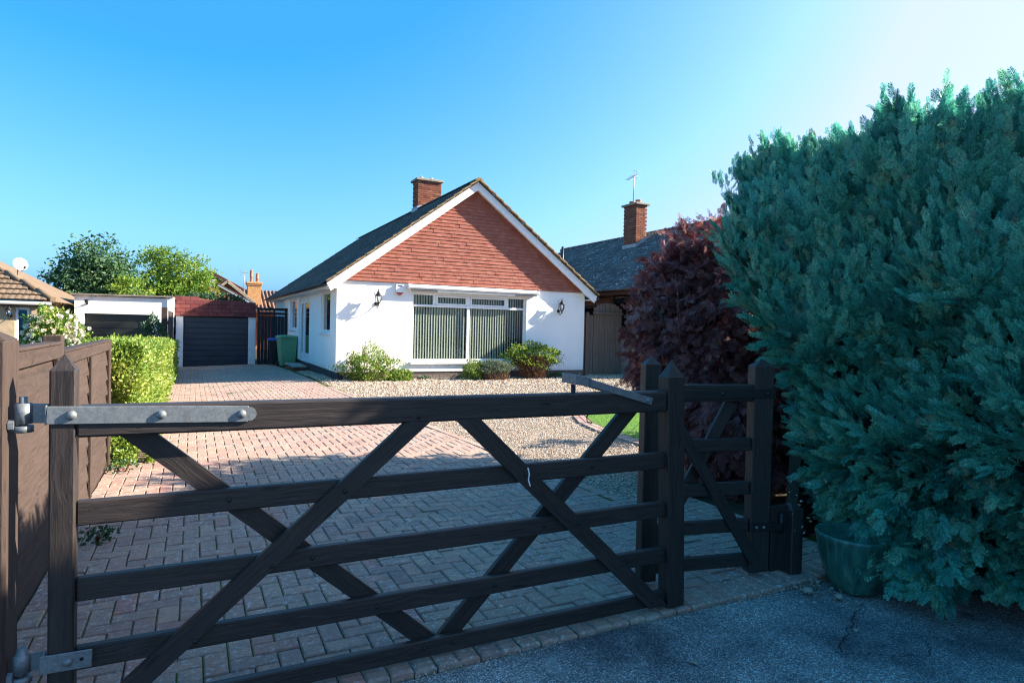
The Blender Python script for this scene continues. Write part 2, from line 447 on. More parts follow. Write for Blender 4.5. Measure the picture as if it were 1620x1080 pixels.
LITTER = m_leaf('pale_dry_leaf', [(0.16, 0.11, 0.07), (0.30, 0.22, 0.14), (0.45, 0.40, 0.33), (0.22, 0.20, 0.17)], 0.15, 0.8, 0.2)


# ------------------------------------------------------------------ mesh building
def frame_of(d, upv=(0, 0, 1)):
    x = Vector(d).normalized()
    u = Vector(upv)
    if abs(x.dot(u)) > 0.99:
        u = Vector((0, 1, 0))
    y = u.cross(x).normalized()
    return x, y, x.cross(y)


class MB:
    """collects shapes; build() links them as one mesh object, in the coordinates of its thing"""
    def __init__(self):
        self.v, self.f, self.g, self.t, self.sm = [], [], [], [], []

    def addv(self, vs, gr=None, tint=None):
        o = len(self.v)
        self.v.extend(vs)
        self.g.extend(gr if gr else [tuple(x) for x in vs])
        self.t.extend([tint if tint is not None else 0.0] * len(vs))
        return o

    def addf(self, fs, o, smooth=False):
        for q in fs:
            self.f.append(tuple(i + o for i in q)); self.sm.append(smooth)

    def obox(self, c, ax, h, bev=0.0, tint=None):
        """oriented box: centre c, unit axes ax (3 vectors), half sizes h; grain runs along ax[0]"""
        c = Vector(c)
        if tint is None: tint = random.random()
        off = Vector((random.uniform(0, 9), random.uniform(0, 9), random.uniform(0, 9)))
        vs, gr = [], []
        if bev <= 0:
            for sx in (-1, 1):
                for sy in (-1, 1):
                    for sz in (-1, 1):
                        l = (sx * h[0], sy * h[1], sz * h[2])
                        vs.append(tuple(c + ax[0] * l[0] + ax[1] * l[1] + ax[2] * l[2])); gr.append(tuple(Vector(l) + off))
            o = self.addv(vs, gr, tint)
            self.addf([(0, 1, 3, 2), (4, 6, 7, 5), (0, 4, 5, 1), (2, 3, 7, 6), (0, 2, 6, 4), (1, 5, 7, 3)], o)
            return
        idx = {}
        for sx in (-1, 1):
            for sy in (-1, 1):
                for sz in (-1, 1):
                    for k in range(3):
                        l = [sx * h[0], sy * h[1], sz * h[2]]
                        for j in range(3):
                            if j != k: l[j] -= (sx, sy, sz)[j] * bev
                        idx[(sx, sy, sz, k)] = len(vs)
                        vs.append(tuple(c + ax[0] * l[0] + ax[1] * l[1] + ax[2] * l[2])); gr.append(tuple(Vector(l) + off))
        fs = []
        def q(*a): fs.append(tuple(idx[x] for x in a))
        for s in (-1, 1):
            a = [(-1, -1), (1, -1), (1, 1), (-1, 1)]
            if s < 0: a = a[::-1]
            q(*[(s, y, z, 0) for y, z in a]); q(*[(z, s, y, 1) for y, z in a]); q(*[(y, z, s, 2) for y, z in a])
        for a in (-1, 1):
            for b in (-1, 1):
                fl = a * b > 0
                e = [(a, b, -1, 0), (a, b, -1, 1), (a, b, 1, 1), (a, b, 1, 0)]; q(*(e if fl else e[::-1]))
                e = [(-1, a, b, 1), (-1, a, b, 2), (1, a, b, 2), (1, a, b, 1)]; q(*(e if fl else e[::-1]))
                e = [(a, -1, b, 2), (a, -1, b, 0), (a, 1, b, 0), (a, 1, b, 2)]; q(*(e if fl else e[::-1]))
        for sx in (-1, 1):
            for sy in (-1, 1):
                for sz in (-1, 1):
                    e = [(sx, sy, sz, 0), (sx, sy, sz, 1), (sx, sy, sz, 2)]
                    q(*(e if sx * sy * sz > 0 else e[::-1]))
        o = self.addv(vs, gr, tint)
        self.addf(fs, o)

    def box(self, x0, x1, y0, y1, z0, z1, bev=0.0, tint=None, along=None):
        ex, ey, ez = Vector((1, 0, 0)), Vector((0, 1, 0)), Vector((0, 0, 1))
        d = (abs(x1 - x0), abs(y1 - y0), abs(z1 - z0))
        if along is None: along = d.index(max(d))
        o = {0: (ex, ey, ez), 1: (ey, ez, ex), 2: (ez, ex, ey)}[along]
        hh = {0: (d[0], d[1], d[2]), 1: (d[1], d[2], d[0]), 2: (d[2], d[0], d[1])}[along]
        self.obox(((x0 + x1) / 2, (y0 + y1) / 2, (z0 + z1) / 2), o, tuple(a / 2 for a in hh), bev, tint)
        return self

    def beam(self, p0, p1, w, t, upv=(0, 0, 1), bev=0.0, tint=None):
        p0, p1 = Vector(p0), Vector(p1)
        x, y, z = frame_of(p1 - p0, upv)          # y: across (thickness t), z: towards up (width w)
        self.obox((p0 + p1) / 2, (x, y, z), ((p1 - p0).length / 2, t / 2, w / 2), bev, tint)
        return self

    def tube(self, pts, r, n=8, cap=True, smooth=True):
        pts = [Vector(p) for p in pts]
        rs = r if hasattr(r, '__len__') else [r] * len(pts)
        o0 = len(self.v); tint = random.random()
        for i, p in enumerate(pts):
            d = (pts[min(i + 1, len(pts) - 1)] - pts[max(i - 1, 0)])
            x, y, z = frame_of(d)
            self.addv([tuple(p + (y * cos(a) + z * sin(a)) * rs[i]) for a in [2 * pi * j / n for j in range(n)]], None, tint)
        for i in range(len(pts) - 1):
            for j in range(n):
                k = (j + 1) % n
                self.f.append((o0 + i * n + j, o0 + i * n + k, o0 + (i + 1) * n + k, o0 + (i + 1) * n + j)); self.sm.append(smooth)
        if cap:
            self.f.append(tuple(o0 + j for j in range(n))[::-1]); self.sm.append(False)
            self.f.append(tuple(o0 + (len(pts) - 1) * n + j for j in range(n))); self.sm.append(False)
        return self

    def lathe(self, c, prof, n=20, smooth=True, axis=(0, 0, 1)):
        """prof: list of (radius, height) along axis"""
        x, y, z = frame_of(axis, (1, 0, 0.01))
        c = Vector(c); o0 = len(self.v); tint = random.random()
        for (r, h) in prof:
            self.addv([tuple(c + x * h + (y * cos(a) + z * sin(a)) * max(r, 1e-4)) for a in [2 * pi * j / n for j in range(n)]], None, tint)
        for i in range(len(prof) - 1):
            for j in range(n):
                k = (j + 1) % n
                self.f.append((o0 + i * n + j, o0 + i * n + k, o0 + (i + 1) * n + k, o0 + (i + 1) * n + j)); self.sm.append(smooth)
        return self

    def poly(self, pts, tint=0.0):
        o = self.addv([tuple(p) for p in pts], None, tint)
        self.f.append(tuple(range(o, o + len(pts)))); self.sm.append(False)
        return self

    def prism(self, pts, d):
        """extrude the polygon pts by vector d"""
        n = len(pts); d = Vector(d)
        o = self.addv([tuple(p) for p in pts] + [tuple(Vector(p) + d) for p in pts], None, random.random())
        self.addf([tuple(range(n))[::-1], tuple(range(n, 2 * n))] + [(i, (i + 1) % n, n + (i + 1) % n, n + i) for i in range(n)], o)
        return self

    def mesh(self, name, off=(0, 0, 0), recalc=True):
        me = bpy.data.meshes.new(name)
        off = Vector(off)
        me.from_pydata([tuple(Vector(p) - off) for p in self.v], [], self.f)
        me.polygons.foreach_set('use_smooth', self.sm)
        a = me.attributes.new('grain', 'FLOAT_VECTOR', 'POINT')
        a.data.foreach_set('vector', np.array(self.g, dtype=np.float32).ravel())
        a = me.attributes.new('tint', 'FLOAT', 'POINT')
        a.data.foreach_set('value', np.array(self.t, dtype=np.float32))
        if recalc:
            import bmesh
            bm = bmesh.new(); bm.from_mesh(me)
            bmesh.ops.recalc_face_normals(bm, faces=bm.faces)
            bm.to_mesh(me); bm.free()
        return me

    def build(self, name, mat, parent=None, recalc=True):
        off = WORLD.get(parent, Vector((0, 0, 0))) if parent else Vector((0, 0, 0))
        o = link(name, self.mesh(name, off, recalc), mat, parent)
        return o


WORLD = {}                                     # world position of each thing's / part's origin


def link(name, me, mat, parent=None, loc=None):
    o = bpy.data.objects.new(name, me)
    if me is not None and mat is not None and len(me.materials) == 0:
        me.materials.append(mat)
    COL.objects.link(o)
    if parent is not None:
        o.parent = parent
        WORLD[o] = WORLD[parent].copy()
    else:
        WORLD[o] = Vector((0, 0, 0))
    if loc is not None:
        o.location = Vector(loc) - (WORLD[parent] if parent is not None else Vector((0, 0, 0)))
        WORLD[o] = Vector(loc)
    return o


def thing(name, label, cat, loc=(0, 0, 0), group=None):
    o = bpy.data.objects.new(name, None)
    COL.objects.link(o)
    o.location = loc
    o.empty_display_size = 0.2
    o['label'] = label; o['category'] = cat
    if group: o['group'] = group
    WORLD[o] = Vector(loc)
    return o


def tag(o, label, cat, group=None):
    o['label'] = label; o['category'] = cat
    if group: o['group'] = group
    return o


def npmesh(name, V, tris, tint=None, smooth=False):
    me = bpy.data.meshes.new(name)
    V = np.asarray(V, np.float32); T = np.asarray(tris, np.int32)
    n, k = T.shape
    me.vertices.add(len(V)); me.vertices.foreach_set('co', V.ravel())
    me.loops.add(n * k); me.loops.foreach_set('vertex_index', T.ravel())
    me.polygons.add(n); me.polygons.foreach_set('loop_start', np.arange(0, n * k, k, dtype=np.int32))
    try:
        me.polygons.foreach_set('loop_total', np.full(n, k, np.int32))
    except Exception:
        pass
    me.polygons.foreach_set('use_smooth', np.full(n, bool(smooth)))
    if tint is not None:
        a = me.attributes.new('tint', 'FLOAT', 'POINT')
        a.data.foreach_set('value', np.asarray(tint, np.float32))
    me.update(calc_edges=True)
    return me


def scatter(name, mat, parent, tmpl, M, tint, kind=None):
    """one joined mesh: template (V, T) placed by the 3x4 matrices M (numpy, world coordinates)"""
    V, T = tmpl
    V = np.asarray(V, np.float32); T = np.asarray(T, np.int64)
    N = len(M)
    W = np.einsum('nij,vj->nvi', M[:, :, :3], V) + M[:, None, :, 3]
    off = WORLD[parent] if parent is not None else Vector((0, 0, 0))
    W = W.reshape(-1, 3) - np.array(off)
    TT = (T[None] + (np.arange(N) * len(V))[:, None, None]).reshape(-1, T.shape[1])
    me = npmesh(name, W, TT, np.repeat(tint, len(V)))
    o = link(name, me, mat, parent)
    if kind: o['kind'] = kind
    return o


def scatter_multi(name, mat, parent, tmpls, M, tint, kind=None):
    Vs, Ts, Ti, o = [], [], [], 0
    pick = rng.integers(0, len(tmpls), len(M))
    for i, (V, T) in enumerate(tmpls):
        m = M[pick == i]; t = tint[pick == i]
        V = np.asarray(V, np.float32); T = np.asarray(T, np.int64)
        W = (np.einsum('nij,vj->nvi', m[:, :, :3], V) + m[:, None, :, 3]).reshape(-1, 3)
        Vs.append(W); Ts.append((T[None] + (np.arange(len(m)) * len(V))[:, None, None]).reshape(-1, 3) + o); Ti.append(np.clip((t[:, None] + 0.22 * (V[:, 1] - 0.6)[None]) * (t[:, None] < 0.9) + t[:, None] * (t[:, None] >= 0.9), 0, 0.999).ravel())
        o += len(W)
    off = WORLD[parent] if parent is not None else Vector((0, 0, 0))
    me = npmesh(name, np.concatenate(Vs) - np.array(off), np.concatenate(Ts), np.concatenate(Ti))
    ob = link(name, me, mat, parent)
    if kind: ob['kind'] = kind
    return ob


def unit(a):
    return a / np.maximum(np.linalg.norm(a, axis=-1, keepdims=True), 1e-9)


def mats(P, Y, Z, S):
    """matrices placing a template whose long axis is +y and face normal +z: at P along Y, facing about Z, scaled by S (N,) or (N,3)"""
    Y = unit(Y); X = unit(np.cross(Y, Z)); Z2 = np.cross(X, Y)
    S = np.asarray(S, float)
    if S.ndim == 1: S = np.repeat(S[:, None], 3, 1)
    M = np.zeros((len(P), 3, 4))
    M[:, :, 0] = X * S[:, 0:1]; M[:, :, 1] = Y * S[:, 1:2]; M[:, :, 2] = Z2 * S[:, 2:3]; M[:, :, 3] = P
    return M


def rdir(n):
    return unit(rng.normal(size=(n, 3)))


_CR, _CU, _CF = np.array(R2), np.array(U2), np.array(F)


def seen(P):
    """depth and in-frame flag of world points"""
    d = np.asarray(P, float) - np.array(CAM)
    z = d @ _CF
    u = (d @ _CR) / np.maximum(z, 1e-3); v = (d @ _CU) / np.maximum(z, 1e-3)
    return z, (z > 0.1) & (np.abs(u) < 0.83) & (np.abs(v) < 0.56)


def pieces(name, restname, mesh_tmpl, mat, parent, items, limit=300, weight=None):
    """items: list of (centre, 3x3 axes*scale). The largest in view become parts, the rest one joined part."""
    me = mesh_tmpl
    C = np.array([i[0] for i in items], float)
    z, inn = seen(C)
    rank = np.where(inn, z, z + 1e4)
    if weight is not None: rank = rank + np.where(np.asarray(weight), 0, 5e3)
    order = np.argsort(rank)
    if len(me.materials) == 0: me.materials.append(mat)
    for i in order[:limit]:
        c, A = items[i]
        o = link(name, me, mat, parent, c)
        o.matrix_local = Matrix.Translation(Vector(c) - WORLD[parent]) @ Matrix(A).to_4x4()
    rest = order[limit:]
    if len(rest):
        me.calc_loop_triangles()
        V = np.array([tuple(v.co) for v in me.vertices]); T = np.array([tuple(t.vertices) for t in me.loop_triangles])
        M = np.zeros((len(rest), 3, 4))
        for k, i in enumerate(rest):
            M[k, :, :3] = np.array(items[i][1]); M[k, :, 3] = items[i][0]
        scatter(restname, mat, parent, (V, T), M, rng.random(len(rest)), 'stuff')


def structure(o):
    o['kind'] = 'structure'
    return o


def stuff(o):
    o['kind'] = 'stuff'
    return o


# ------------------------------------------------------------------ ground, road, drive, gravel, lawn
YL = [-60, 2.3, 10, 18, 34, 70, 400]
XS = [-300, -0.8, 3.4, 300]
V = [(x, y, g(y, x) - 0.06) for y in YL for x in XS]
me = bpy.data.meshes.new('ground'); me.from_pydata(V, [], [(4 * i + j, 4 * i + j + 1, 4 * i + j + 5, 4 * i + j + 4) for i in range(len(YL) - 1) for j in range(3)])
structure(link('ground', me, SOIL))

EDGE_Y = 2.56
# asphalt: a fine sheet so that the surface undulates slightly
nx, ny = 60, 30
xs = np.linspace(-16, 16, nx); ys = np.concatenate([np.linspace(-9, -0.5, 10), np.linspace(0, EDGE_Y - 0.012, ny - 10)])
VV = []
for j in range(ny):
    for i in range(nx):
        x, y = xs[i], ys[j]
        w = 0.006 * sin(2.1 * x + 1.3 * y) + 0.006 * sin(3.7 * y - 1.1 * x)
        if x > 3.1: w -= 0.004
        yy = y
        VV.append((x, yy, -0.028 + w))
QQ = [(j * nx + i, j * nx + i + 1, (j + 1) * nx + i + 1, (j + 1) * nx + i) for j in range(ny - 1) for i in range(nx - 1)]
me = bpy.data.meshes.new('road'); me.from_pydata(VV, [], QQ)
me.polygons.foreach_set('use_smooth', [True] * len(QQ))
road = structure(link('road', me, ASPHALT))


def ribbon(pts, w, z):
    mb = MB()
    for i in range(len(pts) - 1):
        a, b = Vector((*pts[i], 0)), Vector((*pts[i + 1], 0))
        d = (b - a).normalized(); nrm = Vector((-d.y, d.x, 0))
        w0, w1 = w * random.uniform(0.5, 1.2), w * random.uniform(0.5, 1.2)
        zz = Vector((0, 0, z))
        mb.poly([a - nrm * w0 + zz, b - nrm * w1 + zz, b + nrm * w1 + zz, a + nrm * w0 + zz])
    return mb


def crackline(p0, p1, n, amp):
    out = []
    for i in range(n + 1):
        t = i / n
        out.append((p0[0] + (p1[0] - p0[0]) * t + random.uniform(-amp, amp), p0[1] + (p1[1] - p0[1]) * t + random.uniform(-amp, amp)))
    return out


mbc = MB()
for a, b, n, w in (((3.28, 2.20), (2.72, 1.92), 26, 0.0034), ((2.75, 1.90), (3.12, 1.72), 18, 0.0022), ((3.12, 1.72), (3.25, 1.83), 6, 0.0025), ((3.28, 2.20), (3.36, 2.22), 4, 0.003)):
    r_ = ribbon(crackline(a, b, n, 0.014), w, -0.0135)
    o_ = mbc.addv(r_.v, None, 0); mbc.addf(r_.f, o_)
mbc.build('crack', CRACK, road, recalc=False)

# drive: joint bed + pavers
def xr(y):                                     # right-hand edge of the paved drive
    if y < 4.45: return 4.1
    if y < 15.2: return 3.40 + (y - 4.45) * (2.93 - 3.40) / (14.0 - 4.45) if y < 14 else 2.93
    return 2.93
XL = -0.745
YB = 27.4
ysn = [EDGE_Y + 0.03, 3.4, 4.45, 4.46, 6, 8, 10, 12, 14, 16, 18, 21, 24, YB]
V = []
for y in ysn:
    V += [(XL - 0.15, y, g(y, XL - 0.08) - 0.012), (xr(y) + 0.02, y, g(y, xr(y)) - 0.012)]
V += [(XL - 0.15, EDGE_Y + 0.03, -0.12), (xr(EDGE_Y) + .02, EDGE_Y + 0.03, -0.12)]
fq = [(2 * i, 2 * i + 1, 2 * i + 3, 2 * i + 2) for i in range(len(ysn) - 1)] + [(0, len(V) - 2, len(V) - 1, 1)]
me = bpy.data.meshes.new('driveway'); me.from_pydata(V, [], fq)
drive = structure(link('driveway', me, JOINT))

pm = MB()
hx, hy, c_ = 0.5, 0.5, 0.0
def paver_mesh(L, W, b=0.006, d=0.055):
    mb = MB()
    a, w = L / 2, W / 2
    vs = [(-a, -w, -d), (a, -w, -d), (a, w, -d), (-a, w, -d), (-a, -w, -b), (a, -w, -b), (a, w, -b), (-a, w, -b),
          (-a + b, -w + b, 0), (a - b, -w + b, 0), (a - b, w - b, 0), (-a + b, w - b, 0)]
    o = mb.addv(vs, None, 0.0)
    fs = []
    for i in range(4):
        k = (i + 1) % 4
        fs += [(i, k, 4 + k, 4 + i), (4 + i, 4 + k, 8 + k, 8 + i)]
    fs.append((8, 9, 10, 11))
    mb.addf(fs, o)
    return mb.mesh('paving_brick')
PM = paver_mesh(0.196, 0.096)
PMB = paver_mesh(0.0985, 0.206, 0.010, 0.07)


def slopes(x, y):
    return (g(y + 0.05, x) - g(y - 0.05, x)) / 0.1, (g(y, x + 0.05) - g(y, x - 0.05)) / 0.1


def tilt_axes(rz, sx=1.0, sy=1.0, slope=(0.0, 0.0)):
    a = Matrix.Rotation(rz, 3, 'Z')
    t = Matrix.Rotation(random.gauss(0, 0.012) + math.atan(slope[0]), 3, 'X') @ Matrix.Rotation(random.gauss(0, 0.012) - math.atan(slope[1]), 3, 'Y')
    s = Matrix.Diagonal((sx, sy, 1.0))
    return t @ a @ s


items = []
u = 0.1
y_start = EDGE_Y + 0.21
for jy in range(-2, 260):
    for ix in range(-4, 60):
        c = (ix - jy) % 4
        if c == 0:
            x0, x1, y0, y1 = ix * u, (ix + 2) * u, jy * u, (jy + 1) * u
        elif c == 2:
            x0, x1, y0, y1 = ix * u, (ix + 1) * u, (jy - 1) * u, (jy + 1) * u
        else:
            continue
        x0 += XL; x1 += XL; y0 += y_start; y1 += y_start
        ym = (y0 + y1) / 2
        lim = xr(ym) - 0.105 if ym > 4.5 else 4.0
        cx0, cx1, cy0, cy1 = max(x0, XL), min(x1, lim), max(y0, y_start), min(y1, YB)
        if cx1 - cx0 < 0.035 or cy1 - cy0 < 0.035: continue
        cx, cy = (cx0 + cx1) / 2, (cy0 + cy1) / 2
        z = g(cy, cx) + random.gauss(0, 0.0022) - (0.004 if random.random() < 0.04 else 0)
        sl = slopes(cx, cy)
        if c == 0:
            A = tilt_axes(random.gauss(0, 0.006), (cx1 - cx0 - 0.006) / 0.196, (cy1 - cy0 - 0.006) / 0.096, sl)
        else:
            A = tilt_axes(pi / 2 + random.gauss(0, 0.006), (cy1 - cy0 - 0.006) / 0.196, (cx1 - cx0 - 0.006) / 0.096, sl)
        items.append(((cx, cy, z), A))
# single row along the gravel edge, laid lengthwise
y = 4.46
while y < 15.2:
    x = xr(y) - 0.05
    items.append(((x, y + 0.1, g(y + 0.1, x) + 0.002), tilt_axes(pi / 2 + 0.049 + random.gauss(0, 0.008), 1, 1, slopes(x, y + 0.1))))
    y += 0.203
pieces('paving_brick', 'paving_bricks', PM, PAVER, drive, items, 300)
x = -1.05
eb = []
while x < 4.0:
    eb.append(((x, EDGE_Y + 0.103 + random.gauss(0, 0.004) + (0.03 * max(0, x - 2.8) ** 2), 0.001 + random.gauss(0, 0.002)), tilt_axes(random.gauss(0, 0.012))))
    x += 0.1035
pieces('edging_brick', 'edging_bricks', PMB, PAVER, drive, eb, 300)

# gravel bed
GP = [(2.95, 15.1), (2.95, 14.0), (3.05, 11.5), (3.2, 8.5), (3.42, 4.5), (4.2, 4.4), (9.5, 4.6), (14.5, 9.0), (15.5, 20.0), (11.6, 20.0), (11.5, 16.9), (3.40, 16.9), (3.40, 21.4), (2.95, 21.2)]


def inpoly(P, poly):
    x, y = P[:, 0], P[:, 1]
    ins = np.zeros(len(P), bool)
    j = len(poly) - 1
    for i in range(len(poly)):
        xi, yi = poly[i]; xj, yj = poly[j]
        c = ((yi > y) != (yj > y)) & (x < (xj - xi) * (y - yi) / (yj - yi + 1e-12) + xi)
        ins ^= c
        j = i
    return ins


def lobe(n):
    return [(5.35, 5.6), (5.42, 6.8), (5.5, 7.6), (5.68, 8.35), (5.98, 9.0), (6.42, 9.45), (7.05, 9.72), (8.0, 9.85), (10.2, 9.95)][:n]
LAWN = lobe(9) + [(11.2, 9.9), (11.2, 5.6)]
mbg = MB()
ys_ = [4.4, 10.0, 16.9]
for ya, yb in ((4.42, 10.0), (10.0, 14.0), (14.0, 18.0), (18.0, 21.4)):
    for xa, xb, xc, xd in ((2.90 if ya > 10 else 3.08, 3.4, 3.4, 2.90 if ya > 9 else 3.08), (3.4, 15.5, 15.5, 3.4)):
        mbg.poly([(xa, ya, g(ya, xa) - 0.017), (xb, ya, g(ya, xb) - 0.017), (xc, yb, g(yb, xc) - 0.017), (xd, yb, g(yb, xd) - 0.017)])
gravel = structure(mbg.build('gravel_bed', GBASE, recalc=False))
N = 150000
P = np.stack([rng.uniform(2.9, 15.5, N), rng.uniform(4.4, 21.4, N)], 1)
z_, inn = seen(np.c_[P, np.zeros(N)])
d_ = np.hypot(P[:, 0], P[:, 1])
keep = inpoly(P, GP) & inn & ~inpoly(P, [(p[0] - 0.27, p[1] + (0.27 if i > 4 else 0.05)) for i, p in enumerate(lobe(9))] + [(11.2, 10.2), (11.2, 5.6)])
keep &= rng.random(N) < np.clip(9.0 / d_, 0.3, 1)
# the gravel thins out along its ragged margin
P = P[keep]
ico = MB()
t_ = (1 + 5 ** .5) / 2
iv = np.array([(-1, t_, 0), (1, t_, 0), (-1, -t_, 0), (1, -t_, 0), (0, -1, t_), (0, 1, t_), (0, -1, -t_), (0, 1, -t_), (t_, 0, -1), (t_, 0, 1), (-t_, 0, -1), (-t_, 0, 1)]) / 1.9
OCT = (np.array([(1, 0, 0), (-1, 0, 0), (0, 1, 0), (0, -1, 0), (0, 0, 1.0), (0, 0, -0.6)]) * 1.0, np.array([(0, 2, 4), (2, 1, 4), (1, 3, 4), (3, 0, 4), (2, 0, 5), (1, 2, 5), (3, 1, 5), (0, 3, 5)]))
n = len(P)
sz = rng.uniform(0.006, 0.0135, n) * np.clip(np.hypot(P[:, 0], P[:, 1]) / 9.0, 1, 2.0)
gz = np.array([g(y, x) for x, y in P]) - 0.012 + rng.uniform(0, 0.008, n)
Mx = mats(np.c_[P, gz], np.c_[rng.normal(size=(n, 2)), rng.normal(size=n) * 0.35], np.c_[rng.normal(size=(n, 2)) * 0.35, np.ones(n)], np.stack([sz * rng.uniform(.7, 1.2, n), sz * rng.uniform(.8, 1.5, n), sz * rng.uniform(.5, .9, n)], 1))
scatter('gravel', STONE, None, OCT, Mx, rng.random(n), 'stuff')

# lawn with a curved brick edging
mbl = MB()
lawn_poly = LAWN
mbl.prism([(x, y, -0.02) for x, y in lawn_poly], (0, 0, 0.03))
lawn = structure(mbl.build('lawn', LAWNB))
N = 60000
P = np.stack([rng.uniform(5.3, 9.5, N), rng.uniform(5.6, 9.95, N)], 1)
_, inn = seen(np.c_[P, np.zeros(N)])
P = P[inpoly(P, LAWN) & inn & (rng.random(N) < 0.8)]
n = len(P)
BL = (np.array([(-0.5, 0, 0), (0.5, 0, 0), (0.3, 0.55, 0.12), (0, 1, 0.3)]), np.array([(0, 1, 2), (0, 2, 3)]))
lean = rng.normal(size=(n, 2)) * 0.45
S = np.stack([np.full(n, 0.0035), rng.uniform(0.025, 0.05, n), np.full(n, 0.03)], 1)
scatter('lawn_grass', GRASS, None, BL, mats(np.c_[P, np.full(n, 0.005)], np.c_[lean, np.ones(n)], np.c_[rng.normal(size=(n, 2)), np.zeros(n)], S), rng.random(n), 'stuff')
# edging follows the lobe, two rows
eitems = []
for off in (0.06, 0.165):
    pts = [Vector((x, y, 0)) for x, y in lobe(9)]
    dense = []
    for i in range(len(pts) - 1):
        for k in range(24):
            dense.append(pts[i].lerp(pts[i + 1], k / 24))
    acc = 0; last = dense[0]
    for i in range(1, len(dense) - 1):
        acc += (dense[i] - dense[i - 1]).length
        if acc >= 0.203:
            acc = 0
            d = (dense[i + 1] - dense[i - 1]).normalized(); nrm = Vector((-d.y, d.x, 0))
            c = dense[i] + nrm * off
            eitems.append(((c.x, c.y, 0.012), tilt_axes(math.atan2(d.y, d.x))))
pieces('lawn_edging_brick', 'lawn_edging_bricks', PM, PAVER, lawn, eitems, 300)

# ------------------------------------------------------------------ bungalow
HX0, HX1, HY0, HY1 = 3.39, 11.19, 17.06, 31.0
WB, WT, EAVE = 0.19, 2.64, 2.56
RX, RZ, TANP = 7.29, 5.72, 0.743
BLAB = 'white rendered bungalow with red tile-hung gable and large front window'
house = thing('bungalow', BLAB, 'bungalow', (7.29, 24.0, -0.2))


def wall_grid(mb, axis, c, t, u0, u1, z0, z1, holes):
    """a wall slab in the plane axis=c (thickness t inward), with rectangular openings (u0,u1,z0,z1)"""
    us = sorted({u0, u1, *[h[0] for h in holes], *[h[1] for h in holes]})
    zs = sorted({z0, z1, *[h[2] for h in holes], *[h[3] for h in holes]})
    for i in range(len(us) - 1):
        for j in range(len(zs) - 1):
            uc, zc = (us[i] + us[i + 1]) / 2, (zs[j] + zs[j + 1]) / 2
            if any(h[0] < uc < h[1] and h[2] < zc < h[3] for h in holes): continue
            a, b, p, q = us[i], us[i + 1], zs[j], zs[j + 1]
            if axis == 'y':
                mb.poly([(a, c, p), (b, c, p), (b, c, q), (a, c, q)]); mb.poly([(a, c + t, p), (a, c + t, q), (b, c + t, q), (b, c + t, p)])
            else:
                mb.poly([(c, b, p), (c, a, p), (c, a, q), (c, b, q)]); mb.poly([(c + t, a, p), (c + t, b, p), (c + t, b, q), (c + t, a, q)])
    for h in holes:
        for k in range(4):
            e = [(h[0], h[2]), (h[1], h[2]), (h[1], h[3]), (h[0], h[3])]
            (a, p), (b, q) = e[k], e[(k + 1) % 4]
            if axis == 'y':
                mb.poly([(a, c, p), (a, c + t, p), (b, c + t, q), (b, c, q)])
            else:
                mb.poly([(c, a, p), (c + t, a, p), (c + t, b, q), (c, b, q)])


WIN = (5.48, 9.09, 0.47, 2.42)
SW1 = (17.93, 19.35, 1.22, 2.41); DOOR = (21.45, 23.75, 0.20, 2.40); SW2 = (24.25, 25.95, 1.22, 2.38)
wm = MB()
wall_grid(wm, 'y', HY0, 0.24, HX0, HX1, WB, WT, [WIN])
wall_grid(wm, 'x', HX0, 0.24, HY0, HY1, WB, WT, [SW1, DOOR, SW2])
wm.poly([(HX1, HY0, WB), (HX1, HY1, WB), (HX1, HY1, WT), (HX1, HY0, WT)])
wm.poly([(HX0, HY1, WB), (HX1, HY1, WB), (HX1, HY1, WT), (HX0, HY1, WT)])
wm.prism([(HX0 + 0.02, HY0 + 0.03, WT), (HX1 - 0.02, HY0 + 0.03, WT), (RX, HY0 + 0.03, RZ - 0.2)], (0, 0.1, 0))
wm.poly([(HX0, HY1, WT), (HX1, HY1, WT), (RX, HY1, RZ - 0.1)])
wm.build('wall', RENDER, house, recalc=False)
im = MB()
im.box(HX0 + 0.25, HX1 - 0.25, HY0 + 0.25, HY1 - 0.2, 2.62, 2.66)                    # ceiling
im.box(HX0 + 0.25, HX1 - 0.25, HY0 + 0.25, HY1 - 0.2, 0.17, 0.2)                     # floor
im.box(HX0 + 0.25, HX1 - 0.25, 21.15, 21.25, 0.2, 2.6); im.box(HX0 + 0.25, HX1 - 0.25, 24.0, 24.1, 0.2, 2.6)
im.build('interior_wall', INTER, house)
pl = MB()
pl.box(HX0 + 0.03, HX0 + 0.2, HY0 + 0.03, HY1, -0.55, WB + 0.002)
pl.build('side_plinth', PLINTHB, house)
pf = MB()
pf.box(HX0 + 0.21, HX1 - 0.03, HY0 + 0.035, HY0 + 0.2, -0.5, WB + 0.001)
pfront = pf.build('front_plinth', MORTARG, house)
bb = MB(); bb.box(-0.1075, 0.1075, -0.05, 0.05, -0.0325, 0.0325, 0.004, 0.0)
BRK = bb.mesh('brick'); BRKP = BRK.copy(); BRKN = BRK.copy(); BRKS = BRK.copy()
for q in (BRK, BRKP, BRKN, BRKS): q.materials.clear()
items = []
for r in range(5):
    z = WB - 0.045 - r * 0.075
    x = HX0 + 0.24 + (0.1125 if r % 2 else 0)
    while x < HX1 - 0.12:
        items.append(((x + 0.0, HY0 + 0.078 + random.gauss(0, 0.002), z), Matrix.Identity(3)))
        x += 0.225
pieces('plinth_brick', 'plinth_bricks', BRKP, BRICKG, pfront, items, 300)

